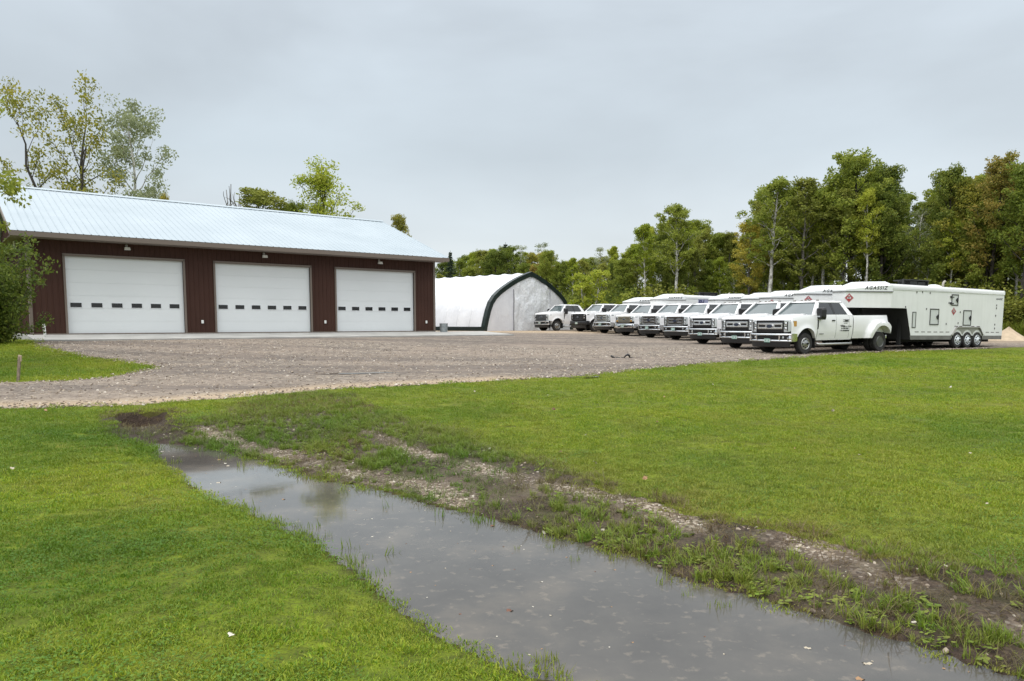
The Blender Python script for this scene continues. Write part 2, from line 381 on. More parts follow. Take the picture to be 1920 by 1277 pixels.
sheet('dirt_track', GZ + np.clip(ds * .3, -.12, .012) - .0 * inw, keep=(ds > -.5) & (inw < .6) & (GY < 17.5), attrs={'stones': np.clip(peb, 0, 1) * (1 - pit), 'pit': pit}, mats=m_dirt)

# flooded ditch
m_wat, t, b, P = newmat('muddy_water')
n1 = noise(t, P, 1.7, 6, .6); n2 = noise(t, P, 12, 4, .6)
c = ramp(t, [(.32, (.070, .065, .059)), (.52, (.088, .081, .072)), (.72, (.132, .115, .095))], n1)
c = mixc(t, math_(t, 'MULTIPLY', ramp(t, [(.58, (0, 0, 0)), (.68, (1, 1, 1))], n2), .30), c, (.26, .215, .165))
L(t, c, b.inputs['Base Color']); b.inputs['Roughness'].default_value = .05; b.inputs['IOR'].default_value = 1.42
bump(t, b, noise(t, P, 3.0, 2), .015, .02)
px0 = [p[0] for p in WPOLY]; py0 = [p[1] for p in WPOLY]
o = MB().grid([[(x, y, WATER_Z) for x in np.linspace(min(px0) - .4, max(px0) + .6, 30)] for y in np.linspace(min(py0) - .3, max(py0) + .25, 30)]).build('puddle_water', m_wat); o['kind'] = 'structure'

# ------------------------------------------------------------------ garage
M_brown = mat('brown_steel_siding', (.060, .027, .019), .6, spec=.2, noise=(.6, .18))
M_trim = mat('taupe_trim', (.17, .135, .11), .5)
M_white = mat('white_panel', (.75, .775, .78), .45, noise=(.35, .05))
M_dark = mat('dark_gap', (.012, .012, .013), .7)
M_pane = mat('dark_pane', (.008, .009, .010), .06)
M_conc = mat('concrete', (.42, .41, .385), .85, noise=(.9, .25))
M_grey = mat('grey_plastic', (.38, .37, .35), .5)
M_lamp = mat('lamp_glass', (.75, .75, .72), .15)
m_roof, t, b, P = newmat('galvalume_roof')
n1 = noise(t, N(t, 'ShaderNodeTexCoord').outputs['Object'], .35, 4)
L(t, ramp(t, [(.35, (.33, .385, .42)), (.65, (.375, .43, .465))], n1), b.inputs['Base Color']); b.inputs['Metallic'].default_value = .25; b.inputs['Roughness'].default_value = .42

G = empty('garage', (BX, BY, BZ), BA, label='long brown steel garage with a pale metal roof and three white overhead doors', cat='garage')
H, D = 4.40, 14.6
DW, D0, DG, DH = 5.167, 1.345, 1.356, 3.606
doors = [(D0 + i * (DW + DG), D0 + i * (DW + DG) + DW) for i in range(3)]
def ribs(x0, x1, pitch=.2285, d=.018):        # siding profile: flat pans with raised ribs
    out = []; x = x0
    while x < x1 - 1e-6:
        e = min(x + pitch, x1)
        for q, h in ((x, 0), (e - .055, 0), (e - .042, d), (e - .016, d), (e, 0)):
            if q > x - 1e-9 and (not out or q > out[-1][0] + 1e-4): out.append((q, h))
        x = e
    return out
def siding(mb, x0, x1, z0, z1, y=0, flip=False):
    pr = ribs(x0, x1)
    for (a, ha), (c, hc) in zip(pr[:-1], pr[1:]):
        mb.poly([(a, y - ha, z0), (c, y - hc, z0), (c, y - hc, z1), (a, y - ha, z1)])
wl = MB(); edges = [0] + [v for d in doors for v in d] + [BL]
for i in range(0, 8, 2): siding(wl, edges[i], edges[i + 1], .05, H)
for a, c in doors: siding(wl, a, c, DH, H)
wl.build('front_wall', M_brown, G)
gb = MB(); RZ = 7.45
for x, sgn in ((0, -1), (BL, 1)):             # gable walls
    pr = ribs(0, D)
    top = lambda y: H + (RZ - H) * (1 - abs(y - D / 2) / (D / 2)) - .1
    ys_ = [p for p in pr]
    for (a, ha), (c, hc) in zip(ys_[:-1], ys_[1:]):
        gb.poly([(x + sgn * ha, a, .05), (x + sgn * hc, c, .05), (x + sgn * hc, c, top(c)), (x + sgn * ha, a, top(a))])
gb.box(0, BL, D - .02, D, .05, H)
gb.build('gable_wall', M_brown, G)
MB().box(.12, BL - .12, .6, .64, .0, H).build('inner_lining', M_dark, G)
for x, x2 in ((-.03, -.03), (BL - .10, BL)):
    tr = MB(); tr.box(x, x + .13, -.045, .0, .05, H - .02); tr.box(x2, x2 + .03, .0, .12, .05, H - .02); tr.build('corner_trim', M_trim, G)
MB().box(-.02, BL + .02, -.03, .012, -.02, .05).build('base_trim', M_trim, G)
# roof: two ribbed slopes
OV1, OV2, EV = .63, .45, .95
PT = (RZ - 4.42) / (D / 2 + EV)
def roof_slope(mb, s):
    pr = ribs(-OV1, BL + OV2, .3048, .019)
    yr = D / 2; ye = -EV if s < 0 else D + EV
    for (a, ha), (c, hc) in zip(pr[:-1], pr[1:]):
        mb.poly([(a, ye, 4.42 + ha), (c, ye, 4.42 + hc), (c, yr, RZ + hc), (a, yr, RZ + ha)])
rf = MB(); roof_slope(rf, -1); roof_slope(rf, 1)
rfo = rf.build('roof', m_roof, G)
rc = MB(); rc.prism([(D / 2 - .2, RZ - .05), (D / 2, RZ + .055), (D / 2 + .2, RZ - .05), (D / 2 + .2, RZ - .03), (D / 2, RZ + .075), (D / 2 - .2, RZ - .03)], 'x', -OV1 - .02, BL + OV2 + .02); rc.build('ridge_cap', m_roof, rfo)
fs = MB(); fs.box(-OV1, BL + OV2, -EV - .03, -EV, 4.20, 4.405); fs.box(-OV1, BL + OV2, D + EV, D + EV + .03, 4.20, 4.405)
for x in (-OV1 - .03, BL + OV2):
    for s in (-1, 1):
        ye = -EV if s < 0 else D + EV
        fs.hexa([(x, ye, 4.22), (x + .03, ye, 4.22), (x + .03, D / 2, RZ - .20), (x, D / 2, RZ - .20)], [(x, ye, 4.41), (x + .03, ye, 4.41), (x + .03, D / 2, RZ - .01), (x, D / 2, RZ - .01)])
fs.build('fascia', M_trim, rfo)
sf = MB(); sf.box(-OV1, BL + OV2, -EV, 0, 4.20, 4.215); sf.box(-OV1, 0, 0, D, H - .18, H - .17)
sf.build('soffit', mat('soffit_panel', (.22, .185, .16), .6), rfo)
for i, (a, c) in enumerate(doors):
    fr = MB()
    for x in (a - .005, c - .085): fr.box(x, x + .09, -.055, .02, .0, DH)
    fr.box(a - .005, c + .005, -.055, .02, DH - .09, DH + .02)
    fo = fr.build('door_frame', M_trim, G)
    dr = MB(); n = 6; z0, z1 = .02, DH - .09; hs = (z1 - z0) / n
    for k in range(n):
        a0, c0 = a + .09, c - .09
        dr.box(a0, c0, .09, .14, z0 + k * hs + (.002 if k else 0), z0 + (k + 1) * hs - .002)
    do = dr.build('overhead_door', M_white, G)
    MB().box(a + .08, c - .08, .1415, .16, .0, DH).build('door_backing', M_white, do)
    MB().box(a + .09, c - .09, .085, .15, .0, .022).build('door_seal', M_dark, do)
    wz = 1.235
    for k in range(6):
        x0 = a + .22 + k * (4.42 - .22) / 5
        f_ = MB(); f_.box(x0 - .03, x0 + .48, .078, .09, wz - .03, wz + .23)
        fo_ = f_.build('window', mat('window_frame', (.75, .77, .78), .4), do, bevel=.004, seg=1)
        MB().box(x0, x0 + .45, .070, .0775, wz, wz + .20).build('pane', M_pane, fo_)
MB().hexa([(-.2, -3.3, -.45), (BL + 3.6, -3.3, -.45), (BL + 3.6, -.0, -.45), (-.2, -.0, -.45)], [(-.2, -3.3, -.17), (BL + 3.6, -3.3, -.17), (BL + 3.6, -.035, .0), (-.2, -.035, .0)]).build('concrete_apron', M_conc).matrix_world = G.matrix_basis
bpy.data.objects['concrete_apron']['kind'] = 'structure'
MB().box(-.1, BL + .1, .0, D, -.5, -.0).build('foundation', M_conc, G)
def on_wall(s, t, z): v = BU * s + BN * t; return (BX + v[0], BY + v[1], BZ + z)
nth = ('left', 'middle', 'right')
for i, s in enumerate((3.96, 10.44, 17.15)):
    q = empty('wall_lamp', on_wall(s, -.03, 4.0), BA, label='small white floodlight on the brown wall above the %s overhead door' % nth[i], cat='floodlight', group='floodlights over the garage doors')
    MB().lathe([(.05, 0), (.06, .02), (.06, .05), (.03, .06)], (0, -.06, .12), 'y', 12).build('mount', M_grey, q)
    MB().tube([(0, -.05, .12), (0, -.13, .06), (0, -.14, .02)], .018, 8).build('arm', M_grey, q)
    MB().hexa([(-.13, -.26, -.10), (.13, -.26, -.10), (.13, -.10, -.10), (-.13, -.10, -.10)], [(-.11, -.22, .04), (.11, -.22, .04), (.11, -.10, .04), (-.11, -.10, .04)]).build('lamp_head', M_lamp, q, bevel=.012)
for i, s in enumerate((7.24, 13.76, 20.29)):
    q = empty('outlet_box', on_wall(s, -.02, .58), BA, label=('grey outlet box low on the brown wall between the left and middle doors', 'grey outlet box low on the brown wall between the middle and right doors', 'grey outlet box low on the brown wall near its right corner')[i], cat='outlet', group='outlet boxes on the garage wall')
    MB().box(-.05, .05, -.04, 0, -.07, .07).build('box_body', M_grey, q, bevel=.008)
    MB().box(-.058, .058, -.066, -.0405, -.085, .085).build('cover', M_lamp, q, bevel=.01)
q = empty('vent_pipe', on_wall(-.25, 2.1, 3.55), BA, label='white plastic vent pipe standing against the brown gable wall', cat='pipe')
MB().tube([(0, 0, 0), (0, 0, 1.0), (-.1, 0, 1.06)], .05, 10).build('pipe_body', M_lamp, q, smooth=True)
for z in (.2, .75): MB().box(-.07, .24, -.03, .03, z, z + .05).build('bracket', M_grey, q)
q = empty('standpipe', (*on_wall(.35, -1.6, 0)[:2], tz(*on_wall(.35, -1.6, 0)[:2])), 0, label='short white capped pipe poking up by the left end of the concrete apron', cat='pipe')
MB().tube([(0, 0, -.1), (-.02, 0, .45), (-.04, 0, .62)], .055, 10).build('pipe_body', M_lamp, q, smooth=True)
MB().tube([(-.04, 0, .6), (-.055, 0, .72)], [.075, .07], 10).build('cap', M_lamp, q)
q = empty('trash_can', (*on_wall(21.35, -.35, 0)[:2], tz(*on_wall(21.35, -.35, 0)[:2]) + .1), 0, label='galvanised metal trash can beside the right corner of the brown garage', cat='trash can')
M_galv = mat('galvanised', (.34, .37, .38), .4, .5, noise=(6, .3))
pr = [(.0, 0), (.19, 0)]
for k in range(12): pr += [(.19 + .0045 * k + (.006 if k % 2 else 0), .05 + k * .05)]
MB().lathe(pr + [(.262, .63), (.27, .645), (.25, .65), (.23, .1), (0, .1)], (0, 0, 0), 'z', 28).build('can_body', M_galv, q, auto=50)
for s in (-1, 1): MB().tube([(s * .245, -.06, .5), (s * .29, -.05, .46), (s * .29, .05, .46), (s * .245, .06, .5)], .008, 6).build('handle', M_galv, q)

# ------------------------------------------------------------------ hoop shelter
SA = math.atan2(.648, -.762)                                          # the axis runs back and to the left
S = empty('hoop_shelter', (SHX, SHY, SHZ), SA, label='white fabric hoop shelter with a dark green arch edge beside the garage', cat='storage shelter')
m_fab, t, b, P = newmat('white_fabric')
tcx = N(t, 'ShaderNodeTexCoord').outputs['Object']
n1 = noise(t, tcx, .5, 5); 
L(t, ramp(t, [(.35, (.66, .665, .70)), (.65, (.74, .745, .775))], n1), b.inputs['Base Color']); b.inputs['Roughness'].default_value = .35
bump(t, b, noise(t, tcx, 1.1, 3), .25, .15)
m_wrk, t, b, P = newmat('crinkled_tarp')
tcx = N(t, 'ShaderNodeTexCoord').outputs['Object']
L(t, ramp(t, [(.35, (.72, .73, .75)), (.65, (.82, .825, .84))], noise(t, tcx, 1.5, 5)), b.inputs['Base Color']); b.inputs['Roughness'].default_value = .22
bump(t, b, noise(t, tcx, 2.6, 5, .55), .55, .2)
M_grn = mat('dark_green_vinyl', (.008, .019, .018), .4, noise=(2, .4))
HW, HH = 5.87, 4.81
arch = [(0, 0), (.018, .09), (.045, .2), (.085, .335), (.14, .47), (.22, .575), (.32, .66), (.435, .735), (.56, .81), (.68, .872), (.80, .925), (.9, .965), (.97, .99), (1, 1)]
A2 = [(-HW + u * HW, h * HH) for u, h in arch]; A2 = A2 + [(-y, z) for y, z in A2[::-1][1:]]
SL = 19.0
cv = MB(); P = []
nst = 13
for i in range(nst * 4 + 1):                                          # sags slightly between the hoops
    x = i * SL / (nst * 4); sag = .055 * math.sin(PI * (i % 4) / 4)
    P.append([(x, y * (1 - sag * .25), z * (1 - sag * .35)) for y, z in A2])
cv.grid(P); cvo = cv.build('cover', m_fab, S, smooth=True)
for i in range(nst + 1):
    x = .25 + i * (SL - .5) / nst
    MB().tube([(x, y * .992, z * .99) for y, z in A2], .04, 6).build('hoop', mat('galv_tube', (.5, .51, .52), .4, .6), S)
sb = MB()                                                              # dark skirt boards
for s in (-1, 1): sb.box(-.02, SL, s * HW - .03, s * HW + .03, -.3, .34)
sb.build('skirt_board', M_grn, S)
bd = MB(); wi = .9
nrm = []
for i in range(len(A2)):
    a, c = Vector(A2[max(i - 1, 0)]), Vector(A2[min(i + 1, len(A2) - 1)]); tt = (c - a).normalized(); nrm.append(Vector((-tt.y, tt.x)))
IN = [Vector(A2[i]) - nrm[i] * .32 for i in range(len(A2))]
mid = len(A2) // 2; IN[mid] = Vector((0, HH - .42))
OUT = [Vector(A2[i]) + nrm[i] * .05 for i in range(len(A2))]
bd.loft([[(-.06, o.x, o.y), (-.06, i.x, i.y), (.02, i.x, i.y), (.30, o.x, o.y)] for o, i in zip(OUT, IN)])
bd.build('arch_edge', M_grn, S)
IN2 = [Vector((v.x * .999, max(v.y, 0))) for v in IN]
def front_panel(y0, y1, nm, m_, wav, xo):
    topz = lambda y: float(np.interp(y, [v.x for v in IN2], [v.y for v in IN2])) + .12
    Pp = []
    yy = np.linspace(y0, y1, max(6, int((y1 - y0) / .16)))
    for y in yy:
        tz_ = topz(y); Pp.append([(xo + wav * float(fnoise(np.array(y * 3), np.array(z * 1.6), 1.2, 3)), y, z) for z in np.linspace(-.15, tz_, 26)])
    return MB().grid(Pp).build(nm, m_, S, smooth=True)
# local +y is the left in the photograph
front_panel(-HW + .38, -2.6, 'end_panel', m_fab, .05, .02)
front_panel(2.27, HW - .38, 'end_panel', m_fab, .05, .02)
front_panel(-2.62, 2.26, 'door_curtain', m_wrk, .28, .05)
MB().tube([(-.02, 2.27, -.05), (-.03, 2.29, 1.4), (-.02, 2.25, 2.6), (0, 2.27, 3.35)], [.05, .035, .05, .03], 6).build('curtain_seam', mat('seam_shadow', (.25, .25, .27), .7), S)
MB().poly([(SL, y, z) for y, z in A2]).build('back_panel', m_fab, S)

# ------------------------------------------------------------------ pickups: local x forward from the front axle, y to the truck's left, z up
M_paint = mat('white_paint', (.80, .795, .80), .28, coat=.6)
M_chrome = mat('chrome', (.74, .75, .76), .12, 1.0)
M_alu = mat('brushed_alloy', (.46, .46, .45), .32, .9)
M_stl = mat('dished_steel', (.13, .13, .125), .35, .8)
M_blk = mat('black_plastic', (.013, .013, .014), .45)
M_grl = mat('grille_black', (.008, .008, .009), .35)
M_tyre = mat('tyre_rubber', (.018, .018, .019), .85, noise=(9, .3, (.032, .029, .026)))
M_wshd = mat('windshield_glass', (.085, .108, .112), .03, ior=1.75)
M_glass = mat('tinted_glass', (.010, .013, .014), .03, ior=1.55)
M_hl = mat('headlight_lens', (.50, .53, .54), .07, .35, ior=1.7)
M_amber = mat('amber_lens', (.50, .27, .06), .2)
M_red = mat('red_lens', (.35, .012, .01), .2)
M_plate = mat('licence_plate', (.50, .58, .55), .45)
M_ink = mat('black_lettering', (.022, .024, .026), .5)
M_oval = mat('emblem_blue', (.022, .030, .052), .3)
M_teal = mat('plate_green', (.12, .27, .22), .5)
M_under = mat('underbody', (.010, .010, .010), .8)

def arch_cut(x, c, r, zc, lo):
    d = r * r - (x - c) ** 2
    return max(lo, zc + math.sqrt(d)) if d > 0 else lo
def wheel(parent, c, side, dual=False, name='wheel', rad=.41, wid=.245, rim_m=None, rim_r=.235, white=False):
    """tyre and rim; the axle lies along y and side is +1 for the left."""
    wo_ = empty(name, (0, 0, 0)); wo_.parent = parent; wo_.location = c
    r_, h = rad, wid / 2; ri = rim_r
    pr = [(ri, -h + .01), (ri + .04, -h), (r_ - .035, -h), (r_ - .008, -h + .025), (r_, -h + .055)]
    for k in range(5): z = -h + .06 + k * (wid - .12) / 4; pr += [(r_, z - .008), (r_ - .012, z), (r_ - .012, z + .006), (r_, z + .012)]
    pr += [(r_, h - .055), (r_ - .008, h - .025), (r_ - .035, h), (ri + .04, h), (ri, h - .01), (ri, -h + .01)]
    MB().lathe(pr, (0, 0, 0), 'y', 40).build('tyre', M_tyre, wo_, auto=40)
    m = MB(); s = side
    if dual:   # deep dish rear rim
        m.lathe([(ri + .004, s * (h - .01)), (ri - .012, s * (h + .006)), (ri - .03, s * (h - .01)), (ri - .045, s * -.10), (.12, s * -.12), (.11, s * -.03), (.06, s * -.02), (0, s * -.02)], (0, 0, 0), 'y', 32)
    else:
        m.lathe([(ri + .004, s * (h - .01)), (ri - .012, s * (h + .006)), (ri - .03, s * (h - .01)), (ri - .06, s * (h - .05)), (.15, s * (h + .01)), (.09, s * (h + .03)), (.085, s * (h + .07)), (.05, s * (h + .08)), (0, s * (h + .08))], (0, 0, 0), 'y', 32)
    hb = m
    for k in range(8):
        a = 2 * PI * k / 8; q = (.155 if not dual else .17, h - .012 if not dual else -.07)
        hb.lathe([(.030, 0), (.030, s * .022), (0, s * .022)], (q[0] * math.cos(a), s * q[1] - s * .005 + (s * .012 if not dual else 0), q[0] * math.sin(a)), 'y', 10, mi=1)
    rim = m.build('rim', [rim_m or M_alu, M_dark], wo_, auto=35)
    MB().lathe([(.045, 0), (.045, s * .03), (0, s * .035)], (0, s * ((h + .078) if not dual else -.02), 0), 'y', 16).build('hub_cap', M_dark if not dual else M_alu, rim)
    return wo_

def make_truck(style, label, lamps=False, lettering=False, plate=M_plate, dually=True, group='white pickups parked in a row on the gravel'):
    T = empty('pickup_truck', label=label, cat='pickup truck', group=group)
    HB = 1.03                                                        # half width at the shoulders
    FA, RA, AR = 0.0, -4.45, .53
    cz = .50
    hood = lambda x: float(np.interp(x, [-.62, -.3, .4, .72, .82], [1.545, 1.53, 1.475, 1.43, 1.36])) + (0 if style != 'old' else -.03)
    def ytop(x): return HB - .03 - (.03 * max(0, (x - .2) / .6) ** 1.6 if x > .2 else 0)
    def yside(x, f):     # half width at height fraction f from rocker (0) to shoulder (1)
        base = ytop(x) + .03
        return base - .05 * max(0, .25 - f) / .25 + .015 * math.sin(PI * min(max((f - .2) / .8, 0), 1)) - .03 * max(0, (f - .8) / .2) ** 2
    def panel(mb, x0, x1, s, top, lo=.56, arches=(), n=None, flare=None):
        n = n or max(2, int((x1 - x0) / .06)); rows = []
        for x in np.linspace(x0, x1, n + 1):
            zb = lo
            for c, r_ in arches: zb = max(zb, arch_cut(x, c, r_, cz, lo))
            zt = top(x); row = []
            for k in range(9):
                z = zb + (zt - zb) * k / 8; f = (z - lo) / (zt - lo)
                y = yside(x, f) + (flare(x, z) if flare else 0)
                row.append((x, s * y, z))
            rows.append([(x, s * (yside(x, 0) - .16), zb + .02)] + row)
        mb.grid(rows)
    belt = lambda x: 1.545
    # cab body: fenders, hood, cowl, cab corner
    b = MB()
    fl = lambda x, z: .05 * math.exp(-((math.hypot(x - FA, z - cz) - AR) / .09) ** 2) if z > cz - .1 else 0
    for s in (-1, 1):
        panel(b, -.625, .82, s, hood, .60, ((FA, AR),), flare=fl)
        panel(b, -2.76, -2.545, s, belt)
        b.box(-2.74, -.64, s * (HB - .10), s * (HB - .06), .53, .60)
    rows = []
    for x in np.linspace(-.62, .82, 16):                             # hood with two raised shoulders
        yt = yside(x, 1); row = []
        for y in np.linspace(-yt, yt, 23):
            u = abs(y) / yt; rise = .035 * (1 - sm(u, .45, .62)) + .02 * (1 - u * u)
            row.append((x, y, hood(x) + float(rise) * min(1, (.82 - x) / .12)))
        rows.append(row)
    b.grid(rows)
    nose = [(.82, y) for y in np.linspace(-.95, .95, 9)]
    b.grid([[(.80, y, 1.36) for x, y in nose], [(.83, y, 1.27) for x, y in nose]])
    body = b.build('cab_body', M_paint, T, auto=32)
    # lower structure kept dark behind the panel gaps
    u_ = MB(); u_.box(-2.74, .55, -.88, .88, .55, 1.36); u_.box(.2, .78, -.80, .80, .62, 1.30)
    u_.box(-5.0, -2.7, -.45, .45, .48, .62); u_.box(-5.0, -2.80, -.86, .86, .62, .80)
    for x in (FA, RA): u_.box(x - .06, x + .06, -.8, .8, .36, .48)
    u_.box(RA - .15, RA + .15, -.18, .18, .28, .56); u_.build('underbody', M_under, T)
    # doors
    for (x0, x1, nm) in ((-1.73, -.645, 'front'), (-2.535, -1.745, 'rear')):
        for s in (-1, 1):
            d = MB(); panel(d, x0, x1, s, belt, .565, n=14)
            do = d.build('door', M_paint, T, auto=30)
            hx = x0 + .17; h_ = MB(); h_.box(hx - .09, hx + .09, s * (HB + .012) - .012, s * (HB + .012) + .030, 1.285, 1.335); h_.build('door_handle', M_blk, do, bevel=.012)
    # roof and glass: a closed greenhouse with pillars standing proud of the panes
    RZt = 2.10
    fb, ft, rt, rb = -.50, -1.06, -2.33, -2.72                        # windshield base, roof front, roof rear, rear window base
    wb, wt = .945, .745
    z0 = 1.545
    gl = MB()
    ws = [[(fb - .01 + (ft - fb) * k / 6 + .06 * (1 - (2 * j / 10 - 1) ** 2) * (1 - .5 * k / 6), (wb + (wt - wb) * k / 6) * (2 * j / 10 - 1), z0 - .02 + (RZt - .06 - z0 + .02) * k / 6) for j in range(11)] for k in range(7)]
    gl.grid(ws); wsh = gl.build('windshield', M_wshd, T, smooth=True)
    for s in (-1, 1):
        mblade = MB(); y0 = .55 if s > 0 else .05
        mblade.tube([(fb + .10, y0 * 1.0 + .1, z0 + .0), (fb + .07, y0 - .2, z0 + .035), (fb + .075, y0 - .55, z0 + .03)], .016, 5); mblade.build('wiper', M_blk, T)
    def q(x, z, s):      # a point on the side glass plane
        f = (z - z0) / (RZt - .06 - z0); return (x, s * (wb + .045 - (wb + .045 - wt) * f), z)
    zt = 2.03; zl = z0 + .005
    for s in (-1, 1):
        for pts, nm in (([(-.66, zl), (-.70, zl + .08), (-1.02, zt), (-1.60, zt), (-1.655, zl)], 1), ([(-1.76, zl), (-1.72, zt), (-2.22, zt), (-2.30, zt - .06), (-2.49, zl)], 2)):
            MB().poly([q(x, z, s) for x, z in pts]).build('side_window', M_glass, T)
    rw = MB(); rw.grid([[(rb + .01, -.80, z0), (rb + .01, .80, z0)], [(rt - .02, -.64, 2.04), (rt - .02, .64, 2.04)]]); rw.build('rear_window', M_glass, T)
    cb = MB()
    for s in (-1, 1):                                                 # pillars: A, B (dark), C, cant rail
        def bar(p0, p1, p2, p3, t=.035):
            o_ = [q(*p, s) for p in (p0, p1, p2, p3)]; i_ = [(x, y - s * .09, z) for x, y, z in o_]; o_ = [(x, y + s * .012, z) for x, y, z in o_]
            cb.hexa(i_, o_)
        bar((-.42, z0 - .03), (-.65, z0 - .03), (-1.04, 2.07), (-.98, 2.09))
        bar((-2.48, z0 - .03), (-2.77, z0 - .03), (-2.42, 2.05), (-2.21, 2.05))
        bar((-.97, 2.02), (-2.40, 2.02), (-2.36, 2.10), (-1.02, 2.10))
    rows = []
    for i, x in enumerate(np.linspace(ft + .05, rt - .07, 14)):
        e = min(1, (ft + .05 - x) / .18, ) if x > ft - .13 else 1; e2 = min(1, (x - rt + .07) / .2)
        hgt = RZt - .05 + .085 * min(max(e, 0) ** .6, max(e2, 0) ** .6); row = []
        for v in np.linspace(-1, 1, 13):
            row.append((x, v * (wt + .035), 2.045 + (hgt - 2.045) * (1 - abs(v) ** 5)))
        rows.append(row)
    cb.grid(rows)
    if style == 'new' and lamps: pass
    cbo = cb.build('cab_roof', M_paint, T, auto=35)
    for s in (-1, 1):
        p_ = MB(); o_ = [q(*p, s) for p in ((-1.645, z0 - .0), (-1.775, z0 - .0), (-1.735, 2.03), (-1.585, 2.03))]; p_.poly([(x, y + s * .004, z) for x, y, z in o_]); p_.build('centre_pillar', M_blk, T)
    if lamps:
        for y in (-.56, -.2, 0, .2, .56):
            MB().loft([[(ft - .10 + a, y + b_ * .05, RZt + .02 - .01) for a, b_ in ((.05, -1), (.05, 1), (-.06, .8), (-.06, -.8))], [(ft - .10 + a, y + b_ * .035, RZt + .055) for a, b_ in ((.01, -1), (.01, 1), (-.05, .8), (-.05, -.8))]]).build('roof_lamp', mat('lamp_smoke', (.12, .10, .08), .3), T)
    # mirrors
    for s in (-1, 1):
        mm = MB(); mm.loft([[(-.72 + a * .10, s * (1.10 + b_ * .15), 1.36 + c_) for a, b_, c_ in ((1, -.8, .03), (1, .7, .03), (1, 1, .12), (1, 1, .36), (1, .7, .44), (1, -.8, .44))],
                            [(-.86 + a * .02, s * (1.12 + b_ * .17), 1.34 + c_) for a, b_, c_ in ((1, -.9, .0), (1, .8, .0), (1, 1, .1), (1, 1, .40), (1, .8, .49), (1, -.9, .49))]])
        mo = mm.build('wing_mirror', M_blk, T, bevel=.02)
        MB().hexa([(-.70, s * .92, 1.50), (-.86, s * .92, 1.50), (-.86, s * 1.06, 1.52), (-.70, s * 1.06, 1.52)], [(-.70, s * .92, 1.60), (-.86, s * .92, 1.60), (-.86, s * 1.06, 1.60), (-.70, s * 1.06, 1.60)]).build('mirror_arm', M_blk, mo)
        MB().box(-.63, -.61, s * 1.06 - .10, s * 1.06 + .10, 1.455, 1.50).build('mirror_trim', M_hl, mo)
    # pickup box with dually hips
    bx = MB(); top = lambda x: 1.505
    def hip(x, z):
        if not dually: return .05 * math.exp(-((math.hypot(x - RA, z - cz) - AR - .05) / .08) ** 2) if z > cz - .1 else 0
        rr = math.hypot((x - RA) * .96, (z - .45) * .90); return .20 * float(1 - sm(rr, .74, .90)) * float(1 - sm(z, 1.20, 1.36))
    for s in (-1, 1):
        panel(bx, -4.98, -2.80, s, top, .57, ((RA, .585),), n=44, flare=hip)
        bx.box(-4.98, -2.80, s * (HB - .11), s * (HB - .03), 1.49, 1.512)
        bx.grid([[(x, s * (HB - .11), 1.50), (x, s * (HB - .11), .80)] for x in (-4.98, -2.80)])
    bx.box(-2.84, -2.80, -HB + .04, HB - .04, .62, 1.505)
    bxo = bx.build('cargo_box', M_paint, T, auto=30)
    MB().box(-5.02, -4.975, -.80, .80, .66, 1.505).build('tailgate', M_paint, T, bevel=.015)
    for s in (-1, 1):
        MB().box(-5.0, -4.96, s * .96 - .04, s * .96 + .035, 1.02, 1.45).build('tail_light', M_red, T, bevel=.01)
        if dually: MB().box(-4.80, -4.66, s * 1.165 - .01, s * 1.165 + .012, 1.16, 1.20).build('marker_lamp', M_red, bxo)
    MB().box(-5.12, -5.02, -.95, .95, .52, .68).build('rear_bumper', M_chrome, T, bevel=.03)
    # wheels
    for s in (-1, 1):
        wheel(T, (FA, s * .895, .41), s)
        if dually:
            wheel(T, (RA, s * .99, .41), s, dual=True, rim_m=M_stl); wheel(T, (RA, s * .70, .41), s, dual=True, rim_m=M_stl)
        else: wheel(T, (RA, s * .86, .41), s)
        g_ = MB(); g_.box(-.575, -.555, s * .86 - .15, s * .86 + .13, .22, .72); g_.build('mud_flap', M_blk, T)
        for ax_, r1, r2, yi in ((FA, .50, .515, .60), (RA, .55, .57, .50)):
            w_ = MB(); w_.loft([[(ax_ + r1 * math.cos(a), s * yi, cz + r1 * math.sin(a)) for a in np.linspace(0, PI, 12)], [(ax_ + r2 * math.cos(a), s * .93, cz + r2 * math.sin(a)) for a in np.linspace(0, PI, 12)]], close=False, caps=False); w_.build('wheel_well', M_under, T)
        st = MB(); st.tube([(-.72, s * .90, .42), (-.80, s * .98, .365), (-2.75, s * .98, .365), (-2.85, s * .90, .42)], .05, 8); st.build('step_bar', M_alu if style != 'work' else M_blk, T, smooth=True)
        ve = MB(); ve.prism([(-.70 + dx, z) for dx, z in ((0, 1.33), (.075, 1.36), (.08, 1.1), (.05, .97), (.02, .97), (0, 1.1))], 'y', s * (HB + .012) - .006, s * (HB + .012) + .006)
        if style == 'new' or style == 'late': ve.build('side_vent', M_blk, T)
    # front end
    GF = .86
    def bar(mb, x0, x1, y0, y1, za, zb): mb.box(x0, x1, y0, y1, za, zb)
